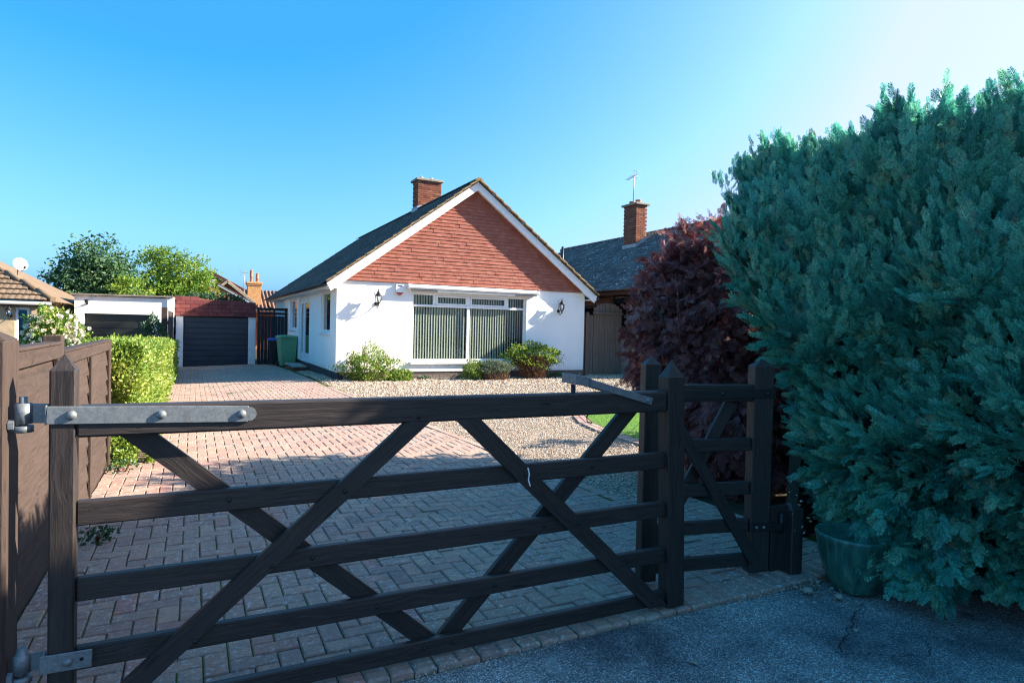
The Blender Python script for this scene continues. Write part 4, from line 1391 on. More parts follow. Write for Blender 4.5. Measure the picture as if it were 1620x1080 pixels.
lroof = m.build('roof', ROOFT, lh, recalc=False)
lt = tile_mesh(0.30, 0.36, 0.035, 0.012, 'roof_tile')
items = []; a_ = math.atan(hp)
for r in range(15):
    d = 0.12 + r * 0.31
    yy, zz = RY + d * cos(a_), 1.93 + d * sin(a_)
    x = er[0] - 0.2 - d * cos(a_) + (0.15 if r % 2 else 0)
    while x > -9:
        ax = Matrix(((1, 0, 0), (0, cos(a_), sin(a_)), (0, -sin(a_), cos(a_)))).transposed() @ Matrix.Rotation(-0.06, 3, 'X') @ Matrix.Rotation(random.gauss(0, 0.005), 3, 'Z')
        items.append(((x, yy, zz + 0.035), ax))
        x -= 0.30
pieces('roof_tile', 'roof_tiles', lt, ROOFT, lroof, items, 300)
for k in range(14):
    t0, t1 = k * 0.46, k * 0.46 + 0.47
    if t1 > D_ * 1.0: break
    MB().tube([(er[0] - t0 * 1.0, RY + t0, 1.97 + hp * t0 + 0.02), (er[0] - t1, RY + t1, 1.97 + hp * t1)], 0.09, 6).build('hip_tile', ROOFT, lroof)
m = MB(); m.box(-14, -3.66, RY + 0.02, RY + 0.045, 1.78, 1.915); m.build('fascia', BROWNF, lh)
m = MB(); m.tube([(-14, RY - 0.03, 1.87), (-3.64, RY - 0.03, 1.86)], 0.05, 8); m.build('gutter', GREYM, lh)
wall_lantern(-4.62, 1.60, LY - 0.002, 'small black lantern on the tan wall at the left edge', 0.85)
ds = thing('satellite_dish', 'pale satellite dish above the tan tiled roof', 'satellite dish', (-5.0, 25.2, 2.9))
c = Vector((-4.93, 25.0, 3.12)); ax = Vector((0.55, -0.8, 0.25)).normalized()
m = MB(); m.lathe(c, [(0.0, 0.0), (0.10, 0.011), (0.175, 0.034), (0.21, 0.052), (0.208, 0.058), (0.175, 0.042), (0.0, 0.012)], 18, True, tuple(ax)); m.build('reflector', DISHM, ds)
x_, y_, z_ = frame_of(ax)
m = MB(); m.tube([c - z_ * 0.24 + ax * 0.06, c - z_ * 0.20 + ax * 0.34], 0.012, 6); m.lathe(c - z_ * 0.18 + ax * 0.33, [(0, 0), (0.035, 0.0), (0.04, 0.06), (0, 0.08)], 10, True, tuple(-ax)); m.build('feed_arm', BLACKM, ds)
m = MB(); m.tube([c - ax * 0.02, c - ax * 0.12, c - ax * 0.12 - Vector((0, 0, 0.62))], 0.02, 6); m.build('mast', GREYM, ds)

# ------------------------------------------------------------------ right-hand neighbour
nh = thing('bungalow', 'red brick bungalow with lichen-spotted dark roof behind the maroon bush', 'bungalow', (16.7, 22, 0.0))
NX = 12.9
m = MB(); wall_grid(m, 'x', NX + 0.10, 0.2, 15.3, 30, -0.6, 2.9, [(16.2, 18.02, 1.2, 2.72), (18.95, 20.6, 1.9, 2.32)])
m.prism([(NX + 0.1, 15.3, 2.9), (20.3, 15.3, 2.9), (16.7, 15.3, 5.2)], (0, 0.2, 0)); m.box(NX + 0.301, 20.3, 15.3, 15.5, -0.6, 2.9)
nwall = m.build('wall', MORTAR, nh, recalc=False)
items = []
for r in range(20):
    z = 1.42 + r * 0.075
    y = 15.42 + (0.1125 if r % 2 else 0)
    while y < 21.5:
        for (a, b) in ((y - 0.1075, y + 0.1075),):
            hole = any(h[0] - 0.02 < y < h[1] + 0.02 and h[2] - 0.03 < z < h[3] + 0.03 for h in [(16.2, 18.02, 1.2, 2.72), (18.95, 20.6, 1.9, 2.32)])
            if not hole: items.append(((NX + 0.053, y, z), Matrix.Rotation(pi / 2, 3, 'Z')))
        y += 0.225
pieces('wall_brick', 'wall_bricks', BRKN, BRICKO, nwall, items, 300)
for (a, b, p, q, mid) in ((16.2, 18.02, 1.2, 2.72, True), (18.95, 20.6, 1.9, 2.32, False)):
    m = MB(); xx = NX + 0.06
    m.box(xx, xx + 0.07, a, a + 0.08, p, q, 0.006); m.box(xx, xx + 0.07, b - 0.08, b, p, q, 0.006); m.box(xx, xx + 0.07, a + 0.081, b - 0.081, p, p + 0.08, 0.006); m.box(xx, xx + 0.07, a + 0.081, b - 0.081, q - 0.07, q, 0.006)
    if mid: m.box(xx - 0.004, xx + 0.066, (a + b) / 2 + 0.02, (a + b) / 2 + 0.13, p + 0.081, q - 0.071, 0.006)
    w_ = m.build('window', BROWNF, nh)
    MB().box(xx + 0.03, xx + 0.036, a + 0.075, b - 0.075, p + 0.075, q - 0.065).build('pane', GLASSB, w_)
    MB().box(NX + 0.33, NX + 0.34, a - 0.1, b + 0.1, p - 0.1, q + 0.1).build('net_curtain', NETC, w_)
NS = 0.62; nsl = math.atan(NS); NE = 12.55; NRX, NRZ = 16.7, 5.473
m = MB()
m.prism([(NRX, 15.05, NRZ - 0.03), (NE, 15.05, 2.87), (NE, 15.05, 2.80), (NRX, 15.05, NRZ - 0.1)], (0, 12.6, 0))
m.prism([(NRX, 15.05, NRZ - 0.03), (NRX + 4.15, 15.05, 2.87), (NRX + 4.15, 15.05, 2.80), (NRX, 15.05, NRZ - 0.1)], (0, 12.6, 0))
nroof = m.build('roof', ROOFN, nh)
items = []
down = Vector((-cos(nsl), 0, -sin(nsl))); nrm = Vector((-sin(nsl), 0, cos(nsl))); along = Vector((0, 1, 0))
NL = (NRX - NE) / cos(nsl)
for r in range(int(NL / GA) + 1):
    d = min(0.2 + GA * r, NL)
    y = 15.2 + (0.15 if r % 2 else 0)
    while y < 27.5:
        c = Vector((NRX, y, NRZ)) + down * d + nrm * (0.0 + random.gauss(0, 0.003))
        items.append((tuple(c), Matrix((along, -down, nrm)).transposed() @ Matrix.Rotation(random.gauss(0, 0.006), 3, 'Z') @ Matrix.Rotation(0.03, 3, 'X')))
        y += 0.30
TM2 = TM.copy(); TM2.materials.clear()
pieces('roof_tile', 'roof_tiles', TM2, ROOFN, nroof, items, 300)
for y0 in np.arange(15.1, 27.4, 0.45):
    MB().tube([(NRX, y0, NRZ + 0.0), (NRX, y0 + 0.455, NRZ - 0.008)], 0.10, 8).build('ridge_tile', ROOFN, nroof)
m = MB(); m.tube([(NE - 0.05, 15.1, 2.83), (NE - 0.05, 27.6, 2.83)], 0.055, 8); m.box(NE + 0.002, NE + 0.03, 15.1, 27.6, 2.66, 2.80); m.build('gutter', BROWNF, nh)
# its chimney
QX0, QX1, QY0, QY1, QZ = 15.55, 16.08, 20.17, 21.0, 6.46
m = MB(); m.box(QX0 + 0.012, QX1 - 0.012, QY0 + 0.012, QY1 - 0.012, 4.3, QZ); nch = m.build('chimney', MORTAR, nroof)
items = []
z = 4.72; r = 0
while z < QZ:
    s = 0.1125 if r % 2 else 0
    x = QX0 + 0.1075 - s
    while x < QX1 + 0.02:
        lo, hi = max(x - 0.1075, QX0), min(x + 0.1075, QX1)
        if hi - lo > 0.04: items.append((((lo + hi) / 2, QY0 + 0.05, z), Matrix.Diagonal(((hi - lo) / 0.215, 1, 1))))
        x += 0.2255
    y = QY0 + 0.1075 + (0 if r % 2 else 0.105)
    while y < QY1 + 0.02:
        lo, hi = max(y - 0.1075, QY0 + 0.105), min(y + 0.1075, QY1)
        if hi - lo > 0.04: items.append(((QX0 + 0.05, (lo + hi) / 2, z), Matrix.Rotation(pi / 2, 3, 'Z') @ Matrix.Diagonal(((hi - lo) / 0.215, 1, 1))))
        y += 0.2255
    z += 0.075; r += 1
BRK2 = BRK.copy(); BRK2.materials.clear()
pieces('brick', 'bricks', BRK2, BRICKR, nch, items, 300)
MB().box(QX0 - 0.08, QX1 + 0.08, QY0 - 0.08, QY1 + 0.08, QZ, QZ + 0.08, 0.012).build('chimney_cap', CAPC, nch)
for yy in (20.4, 20.8):
    MB().lathe((15.8, yy, QZ + 0.08), [(0.10, 0), (0.10, 0.10), (0.115, 0.11), (0.115, 0.15), (0.08, 0.15), (0.08, 0.02)], 12, False).build('chimney_pot', POTCLAY, nch)
def rz_n(x): return NRZ - (NRX - x) * NS
m = MB(); m.box(QX0 - 0.015, QX0 + 0.008, QY0 - 0.03, QY1 + 0.03, rz_n(QX0) - 0.02, rz_n(QX0) + 0.16)
m.prism([(QX0 - 0.014, QY0 - 0.014, rz_n(QX0) - 0.02), (QX0 - 0.014, QY0 - 0.014, rz_n(QX0) + 0.16), (QX1, QY0 - 0.014, rz_n(QX1) + 0.16), (QX1, QY0 - 0.014, rz_n(QX1) - 0.02)], (0, 0.012, 0)); m.build('flashing', LEAD, nch)
m = MB(); m.tube([(14.0, 23.14, 3.6), (14.0, 23.14, 4.98)], 0.055, 8); m.build('flue_pipe', BLACKM, nroof)


def aerial(x, y, z0, z1, label, cat='aerial', grp=None, s=1.0, dirv=(0.3, 1, 0)):
    t = thing('tv_aerial', label, cat, (x, y, z0))
    m = MB(); m.tube([(x, y, z0), (x + 0.03 * s, y, z1)], 0.018 * s, 6); m.build('mast', GREYM, t)
    d = Vector(dirv).normalized(); sd_ = d.cross(Vector((0, 0, 1)))
    c = Vector((x + 0.03 * s, y, z1 - 0.12 * s))
    m = MB(); m.tube([c - d * 0.25 * s, c + d * 0.75 * s], 0.010 * s, 5)
    for k in range(9):
        p = c + d * (-0.1 + 0.1 * k) * s
        m.tube([p - sd_ * 0.13 * s, p + sd_ * 0.13 * s], 0.005 * s, 4)
    for k in (-1, 1):
        m.tube([c - d * 0.22 * s + Vector((0, 0, 0.14 * k * s)) - sd_ * 0.16 * s, c - d * 0.22 * s + Vector((0, 0, 0.14 * k * s)) + sd_ * 0.16 * s], 0.005 * s, 4)
        m.tube([c - d * 0.22 * s, c - d * 0.22 * s + Vector((0, 0, 0.14 * k * s))], 0.005 * s, 4)
    m.build('antenna', GREYM, t)
    return t
aerial(15.66, 20.55, QZ + 0.08, 7.78, 'tall television aerial on the right-hand brick chimney')

# ------------------------------------------------------------------ arched side gate right of the bungalow
sg = thing('side_gate', 'weathered arched board gate and posts at the right of the white bungalow', 'gate', (12.4, 17.5, 0.0))
GYs = 17.5
x = 11.86; k = 0
while x < 13.03:
    t_ = (x + 0.055 - 12.42) / 0.58
    zt = 2.06 + 0.33 * math.sqrt(max(0, 1 - t_ * t_))
    MB().box(x, x + 0.108, GYs + 0.004 * (k % 2), GYs + 0.026 + 0.004 * (k % 2), 0.02, zt, 0.004, along=2).build('board', OLDWOOD, sg)
    x += 0.114; k += 1
MB().box(11.80, 13.06, GYs - 0.06, GYs - 0.004, 2.0, 2.075, 0.006).build('ledge', OLDWOOD, sg)
MB().box(11.54, 11.66, GYs - 0.03, GYs + 0.09, -0.1, 2.06, 0.006).build('post', OLDWOOD, sg); MB().box(11.22, 11.33, GYs + 0.02, GYs + 0.10, -0.1, 1.98, 0.006).build('post', OLDWOOD, sg)
MB().box(13.07, 13.19, GYs - 0.03, GYs + 0.09, -0.1, 2.02, 0.006).build('post', OLDWOOD, sg)
for x in (11.335, 11.44, 11.665, 11.76):
    MB().box(x, x + 0.092, GYs + 0.02, GYs + 0.045, 0.0, 1.95 + 0.02 * random.random(), 0.004, along=2).build('board', OLDWOOD, sg)
for k in range(6):
    MB().box(13.20 + k * 0.115, 13.305 + k * 0.115, GYs + 0.03, GYs + 0.055, 0.0, 1.97, 0.004, along=2).build('board', OLDWOOD, sg)

# ------------------------------------------------------------------ far houses behind the garages
fhouse = thing('house', 'far brick house with brown pantile roof and tall yellow chimney with two pots', 'house', (3.5, 48, -0.5))
m = MB(); m.box(1.2, 8, 45.3, 52, -0.6, 2.3); m.prism([(0.6, 42.6, -0.6), (3.5, 42.6, -0.6), (3.3, 42.6, 2.7), (1.83, 42.6, 3.80), (0.6, 42.6, 2.9)], (0, 3.5, 0)); m.build('wall', OBRICK, fhouse)
def pan_roof(t, a, b, c, d, n, name='roof'):
    """roof slope with raised pantile columns from the eave a-b to the ridge d-c"""
    a, b, c, d = map(Vector, (a, b, c, d))
    m = MB(); nn = (b - a).cross(d - a).normalized()
    m.prism([a, b, c, d], nn * -0.08)
    ro = m.build(name, ROOFF, t)
    m = MB()
    for i in range(n):
        f = (i + 0.5) / n
        m.tube([a.lerp(b, f) + nn * 0.01, d.lerp(c, f) + nn * 0.01], 0.32 * (b - a).length / n, 6, False)
    stuff(m.build('pantile_columns', ROOFF, ro))
    return ro
pan_roof(fhouse, (2.0, 43.6, 2.15), (8.2, 43.6, 2.15), (8.2, 47.2, 3.65), (2.0, 47.2, 3.65), 26)
pan_roof(fhouse, (3.45, 42.35, 2.66), (3.45, 46, 2.66), (1.84, 46, 3.95), (1.84, 42.35, 3.95), 14)
pan_roof(fhouse, (0.4, 46, 2.78), (0.4, 42.35, 2.78), (1.84, 42.35, 3.95), (1.84, 46, 3.95), 14)
m = MB(); m.beam((0.5, 42.3, 2.8), (1.84, 42.3, 3.9), 0.14, 0.05); m.beam((1.84, 42.3, 3.9), (3.45, 42.3, 2.62), 0.14, 0.05); m.build('bargeboard', CAPC, fhouse)
m = MB(); m.box(3.16, 3.98, 44.6, 45.4, 1.5, 3.86); m.box(3.12, 4.02, 44.56, 45.44, 3.861, 3.95); m.box(3.08, 4.06, 44.52, 45.48, 3.951, 4.1, 0.02)
fch = m.build('chimney', YBRICK, fhouse)
for x, h in ((3.40, 0.78), (3.76, 0.58)):
    MB().lathe((x, 45, 4.1), [(0.09, 0), (0.085, h * 0.42), (0.115, h * 0.45), (0.10, h * 0.48), (0.09, h * 0.97), (0.10, h), (0.06, h)], 12).build('chimney_pot', POTCLAY, fch)
f2 = thing('house', 'far house with brown gabled roof just right of the yellow-green tree', 'house', (1.0, 54, -0.5))
m = MB(); m.prism([(-2.2, 50, -0.5), (3.8, 50, -0.5), (3.7, 50, 3.3), (1.0, 50, 4.7), (-2.2, 50, 3.0)], (0, 6, 0)); m.build('wall', OBRICK, f2)
pan_roof(f2, (3.9, 49.7, 3.45), (3.9, 56, 3.45), (1.1, 56, 4.95), (1.1, 49.7, 4.95), 20)
pan_roof(f2, (-2.4, 56, 3.1), (-2.4, 49.7, 3.1), (1.1, 49.7, 4.95), (1.1, 56, 4.95), 20)
m = MB(); m.beam((1.1, 49.66, 4.86), (3.9, 49.66, 3.36), 0.3, 0.06); m.beam((-2.4, 49.66, 3.0), (1.1, 49.66, 4.86), 0.3, 0.06); m.build('bargeboard', BROWNF, f2)
m = MB(); m.box(1.05, 1.35, 49.6, 49.65, 3.3, 4.4); m.build('gable_panel', WPAINT, f2)
wl = thing('shed', 'low shed with white sloping edge behind the red tiled garage', 'shed', (2.0, 38, -0.5))
m = MB(); m.prism([(-0.5, 38, -0.5), (2.75, 38, -0.5), (2.75, 38, 2.55), (1.35, 38, 3.35), (-0.5, 38, 3.35)], (0, 2.5, 0)); m.build('wall', OBRICK, wl)
m = MB(); m.beam((1.2, 37.95, 3.45), (2.9, 37.95, 2.52), 0.10, 0.06); m.build('bargeboard', WPAINT, wl)
m = MB(); m.prism([(1.15, 37.9, 3.52), (2.95, 37.9, 2.54), (2.95, 37.9, 2.58), (1.15, 37.9, 3.56)], (0, 2.7, 0)); m.build('roof', ROOFF, wl)
aerial(3.05, 46.5, 3.3, 4.95, 'slim far television aerial beside the yellow chimney', s=1.3, dirv=(1, 0.4, 0))

# ------------------------------------------------------------------ timber driveway gate
def post(mb, p0, p1, w, t, tip, bev=0.006):
    """upright of section w (x) by t (y) from p0 to p1 with a shallow pyramid top"""
    p0, p1 = Vector(p0), Vector(p1)
    mb.obox((p0 + p1) / 2, (Vector((p1 - p0)).normalized(), Vector((1, 0, 0)), Vector((0, 1, 0))), ((p1 - p0).length / 2, w / 2, t / 2), bev)
    a, b = w / 2 - bev * 0.4, t / 2 - bev * 0.4
    vs = [tuple(p1 + Vector((sx * a, sy * b, -0.004))) for sx, sy in ((-1, -1), (1, -1), (1, 1), (-1, 1))] + [tuple(p1 + Vector((0, 0, tip)))]
    o = mb.addv(vs, [(v[2], v[0], v[1]) for v in vs], random.random())
    mb.addf([(0, 1, 4), (1, 2, 4), (2, 3, 4), (3, 0, 4)], o)


def bolt(parent, p, r=0.009, d=(0, -1, 0), mat=None, h=0.006):
    return MB().lathe(p, [(r, 0), (r * 0.93, h * 0.5), (r * 0.6, h * 0.9), (0, h)], 10, True, d).build('bolt', mat or BLACKM, parent)


def brace(mb, xt, zt, xb, zb, wh, y0, y1):
    """a sawn brace: level cuts at zt and zb, horizontal width wh, between the planes y0 and y1"""
    d = Vector((xb - xt, 0, zb - zt)).normalized(); nn = Vector((-d.z, 0, d.x)); off = random.uniform(0, 9)
    vs, gr = [], []
    for y in (y0, y1):
        for (x, z) in ((xt - wh / 2, zt), (xt + wh / 2, zt), (xb + wh / 2, zb), (xb - wh / 2, zb)):
            p = Vector((x, y, z)); vs.append(tuple(p)); gr.append((p.dot(d) + off, p.dot(nn) + off, y))
    o = mb.addv(vs, gr, random.random())
    mb.addf([(0, 1, 2, 3), (7, 6, 5, 4), (0, 4, 5, 1), (1, 5, 6, 2), (2, 6, 7, 3), (3, 7, 4, 0)], o)
    return mb


fg = thing('field_gate', 'wide dark brown five-bar timber gate across the driveway', 'gate', (-0.39, 2.63, 0.0))
GYc = 2.63
m = MB(); post(m, (-0.392, GYc, 0.045), (-0.392, GYc, 1.30), 0.076, 0.076, 0.052); m.build('heel_stile', GATEWOOD, fg)
m = MB(); post(m, (2.328, GYc - 0.005, 0.005), (2.285, GYc - 0.005, 1.238), 0.112, 0.085, 0.088, 0.004); m.build('head_stile', GATEWOOD, fg)
m = MB(); m.beam((-0.353, GYc, 1.118), (2.236, GYc, 1.108), 0.108, 0.074, (0, 0, 1), 0.008); m.build('top_rail', GATEWOOD, fg)
for zl, zr, w in ((0.797, 0.792, 0.086), (0.530, 0.530, 0.082), (0.288, 0.284, 0.080), (0.058, 0.054, 0.075)):
    m = MB(); m.beam((-0.353, GYc, zl), (2.262 + 0.02 * (0.8 - zl), GYc, zr), w, 0.036, (0, 0, 1), 0.005); m.build('rail', GATEWOOD, fg)
yf_, yb_ = GYc - 0.018 - 0.013, GYc + 0.018 + 0.013
for xt, zt, xb, zb, y in ((0.868, 1.066, -0.292, 0.066, yf_), (1.098, 1.066, 2.208, 0.024, yf_ - 0.003), (-0.182, 1.066, 0.965, 0.060, yb_), (2.035, 1.056, 1.03, 0.060, yb_ + 0.003)):
    brace(MB(), xt, zt, xb, zb, 0.116, y - 0.012, y + 0.012).build('brace', GATEWOOD, fg)
for x, z, dy in ((0.560, 0.795, -0.028), (0.285, 0.53, -0.028), (0.02, 0.288, -0.028), (1.392, 0.795, -0.031), (1.69, 0.53, -0.031), (1.96, 0.288, -0.031), (2.165, 0.062, -0.031),
                 (0.131, 0.797, -0.001), (0.44, 0.53, -0.001), (0.711, 0.285, -0.001), (0.925, 0.06, -0.001), (1.785, 0.795, -0.001), (1.515, 0.53, -0.001), (1.26, 0.285, -0.001), (1.06, 0.06, -0.001), (0.87, 1.085, -0.020)):
    bolt(fg, (x, GYc - 0.018 + dy, z))
m = MB()
yq = yf_ - 0.003 - 0.0125
for (xa, za, xb_, zb_) in ((1.404, 0.826, 1.412, 0.795), (1.412, 0.795, 1.408, 0.770), (1.408, 0.770, 1.418, 0.738)):
    m.poly([(xa - 0.0035, yq, za), (xa + 0.003, yq, za), (xb_ + 0.0035, yq, zb_), (xb_ - 0.003, yq, zb_)])
m.build('white_streak', WPAINT, fg)
# hinge strap with its domed bolts and knuckle
m = MB(); m.beam((-0.435, GYc - 0.043, 1.146), (0.192, GYc - 0.043, 1.126), 0.061, 0.007, (0, 0, 1), 0.002)
m.lathe((0.195, GYc - 0.0395, 1.126), [(0.0, 0.0), (0.026, 0.0), (0.026, 0.007), (0.0, 0.007)], 14, False, (0, -1, 0))
m.beam((-0.437, GYc - 0.045, 1.146), (-0.437, GYc + 0.0, 1.148), 0.066, 0.007, (0, 0, 1), 0.002)
m.beam((-0.437, GYc - 0.002, 1.148), (-0.49, GYc - 0.002, 1.150), 0.066, 0.007, (0, 0, 1), 0.002)
strap = m.build('hinge_strap', GALV, fg)
for x in (-0.366, -0.098, 0.168):
    bolt(strap, (x, GYc - 0.0465, 1.146 - 0.032 * (x + 0.43)), 0.017, (0, -1, 0), GALV, 0.012)
KX, KY = -0.505, GYc - 0.005
m = MB(); m.lathe((KX, KY, 1.117), [(0.0, 0), (0.026, 0), (0.026, 0.068), (0.0, 0.068)], 16, True); m.build('knuckle', GALV, fg)
m = MB(); m.beam((-0.45, GYc - 0.043, 0.30), (-0.30, GYc - 0.043, 0.297), 0.062, 0.007, (0, 0, 1), 0.002); m.beam((-0.44, GYc - 0.045, 0.30), (-0.44, GYc, 0.30), 0.062, 0.007); m.beam((-0.44, GYc - 0.002, 0.30), (-0.49, GYc - 0.002, 0.30), 0.062, 0.007)
bs = m.build('hinge_strap', GALV, fg)
bolt(bs, (-0.37, GYc - 0.0465, 0.298), 0.015, (0, -1, 0), GALV, 0.011)
m = MB(); m.lathe((-0.33, GYc - 0.0466, 0.300), [(0.0, 0.0), (0.007, 0.0), (0.006, 0.001), (0, 0.001)], 10, False, (0, -1, 0)); m.build('bolt_hole', BLACKM, bs)
m = MB(); m.lathe((KX, KY, 0.272), [(0.0, 0), (0.026, 0), (0.026, 0.06), (0.018, 0.066), (0.015, 0.082), (0.0, 0.084)], 16, True); m.build('knuckle', GALV, fg)
# throw-over latch loop resting on its peg
m = MB()
pA, pB = Vector((2.125, 0, 1.112)), Vector((1.735, 0, 1.218))
for y in (GYc - 0.046, GYc + 0.046):
    m.beam((pA.x, y, pA.z), (pB.x, y, pB.z), 0.036, 0.007, (0, 0, 1), 0.002)
    yo = y - 0.016 if y < GYc else y + 0.016
    m.beam((pB.x + 0.008, y, pB.z - 0.002), (pB.x - 0.02, yo, pB.z + 0.004), 0.042, 0.007, (0, 0, 1), 0.002)
    m.beam((pB.x - 0.018, yo, pB.z + 0.004), (pB.x - 0.088, yo, pB.z + 0.018), 0.046, 0.007, (0, 0, 1), 0.002)
m.beam((pB.x - 0.088, GYc - 0.066, pB.z + 0.018), (pB.x - 0.088, GYc + 0.066, pB.z + 0.018), 0.046, 0.008, (0, 0, 1), 0.002)
lat = m.build('throw_over_latch', GALV, fg)
bolt(lat, (2.095, GYc - 0.0496, 1.119), 0.012, (0, -1, 0), GALV, 0.008)
m = MB(); m.lathe((1.672, GYc, 1.160), [(0.012, 0), (0.012, 0.045), (0, 0.046)], 10); m.build('latch_peg', BLACKM, fg)
m = MB(); m.tube([(1.80, GYc + 0.04, 1.07), (1.785, GYc + 0.045, 1.035), (1.788, GYc + 0.045, 1.01), (1.815, GYc + 0.045, 1.002)], 0.004, 6); m.build('hook', BLACKM, fg)

gp = thing('gate_post', 'brown hanging post with hinge plates at the far left edge', 'post', (-0.65, 2.68, 0.0))
m = MB(); post(m, (-0.632, 2.675, -0.2), (-0.632, 2.675, 1.40), 0.178, 0.178, 0.05, 0.01); m.build('shaft', FENCEWOOD, gp)
for zc in (1.125, 0.275):
    m = MB(); m.box(-0.64, -0.558, 2.579, 2.585, zc - 0.055, zc + 0.055, 0.002)
    pt = m.build('hinge_plate', GALV, gp)
    for dx, dz in ((-0.574, 0.04), (-0.574, -0.04), (-0.62, 0.04), (-0.62, -0.04)):
        bolt(pt, (dx, 2.5788, zc + dz), 0.008, (0, -1, 0), GALV, 0.006)
    m = MB(); m.lathe((-0.541, 2.612, zc - 0.012), [(0, 0), (0.021, 0), (0.021, 0.016), (0, 0.016)], 6, False, (1, 0, 0)); m.tube([(-0.60, 2.612, zc - 0.012), (-0.525, 2.618, zc - 0.022)], 0.011, 8)
    m.lathe((KX, KY, zc - 0.037), [(0.013, 0), (0.030, 0), (0.030, 0.022), (0.013, 0.022)], 16, True)
    m.tube([(KX, KY, zc - 0.04), (KX, KY, zc + 0.082)], 0.012, 8)
    m.build('hinge_bolt', GALV, gp)

# pedestrian gate, standing slightly askew beside the wide one
pg = thing('pedestrian_gate', 'narrow dark brown timber gate between the wide gate and the green hedge', 'gate', (3.085, 2.74, 0.0))
PO = Vector((3.085, 2.74, 0)); ang = R(12); PD = Vector((-cos(ang), sin(ang), 0)); PN = Vector((-sin(ang), -cos(ang), 0))
def pw(s, n, z): return PO + PD * s + PN * n + Vector((0, 0, z))
def ppost(mb, s, w, t, z0, z1, tip):
    mb.obox(pw(s, 0, (z0 + z1) / 2), (Vector((0, 0, 1)), PD, PN), ((z1 - z0) / 2, w / 2, t / 2), 0.005)
    a, b = w / 2 - 0.002, t / 2 - 0.002
    vs = [tuple(pw(s + sx * a, sy * b, z1 - 0.004)) for sx, sy in ((-1, -1), (1, -1), (1, 1), (-1, 1))] + [tuple(pw(s, 0, z1 + tip))]
    o = mb.addv(vs, [(v[2], v[0], v[1]) for v in vs], random.random()); mb.addf([(0, 1, 4), (1, 2, 4), (2, 3, 4), (3, 0, 4)], o)
PW = 0.735
m = MB(); ppost(m, 0.0, 0.135, 0.075, 0.03, 1.285, 0.04); m.build('heel_stile', GATEWOOD, pg)
m = MB(); ppost(m, PW, 0.10, 0.075, 0.03, 1.29, 0.04); m.build('head_stile', GATEWOOD, pg)
for z, w, t in ((1.118, 0.10, 0.06), (0.808, 0.076, 0.036), (0.543, 0.076, 0.036), (0.318, 0.076, 0.036), (0.105, 0.076, 0.036)):
    m = MB(); m.beam(pw(0.068, 0, z), pw(PW - 0.05, 0, z), w, t, (0, 0, 1), 0.004); m.build('rail', GATEWOOD, pg)
m = MB(); m.beam(pw(PW - 0.075, 0.031, 1.066), pw(0.03, 0.031, 0.10), 0.07, 0.024, (0, 0, 1), 0.003); m.build('brace', GATEWOOD, pg)
m = MB(); m.beam(pw(0.18, -0.031, 1.066), pw(PW - 0.03, -0.031, 0.13), 0.078, 0.024, (0, 0, 1), 0.003); m.build('brace', GATEWOOD, pg)
m = MB(); m.beam(pw(-0.075, 0.042, 1.118), pw(PW - 0.07, 0.042, 1.112), 0.056, 0.007, (0, 0, 1), 0.002); ps = m.build('hinge_strap', BLACKM, pg)
for s in (-0.02, 0.29, 0.60):
    bolt(ps, pw(s, 0.0455, 1.116), 0.013, tuple(PN), BLACKM, 0.009)
m = MB(); m.beam(pw(-0.15, 0.041, 0.30), pw(0.06, 0.041, 0.31), 0.05, 0.007, (0, 0, 1), 0.002); m.tube([pw(-0.16, 0.02, 0.26), pw(-0.16, 0.02, 0.38)], 0.016, 8); pb = m.build('hinge_strap', BLACKM, pg)
bolt(pb, pw(0.03, 0.0446, 0.309), 0.010, tuple(PN), GALV, 0.007); bolt(pb, pw(-0.02, 0.0446, 0.307), 0.010, tuple(PN), GALV, 0.007)
for s, z in ((0.47, 0.808), (0.62, 0.80), (0.29, 0.543), (0.19, 0.318), (0.06, 0.105)):
    bolt(pg, pw(s, 0.044, z), 0.008, tuple(PN), BLACKM)
hpz = thing('gate_post', 'short dark hanging post half buried in the green hedge by the pot', 'post', (3.36, 2.72, 0.0))
m = MB(); post(m, (3.345, 2.71, -0.2), (3.345, 2.71, 0.40), 0.10, 0.12, 0.03); m.build('shaft', GATEWOOD, hpz)
m = MB(); m.box(3.17, 3.314, 2.70, 2.725, 0.02, 0.42, 0.004); m.build('board', GATEWOOD, hpz)

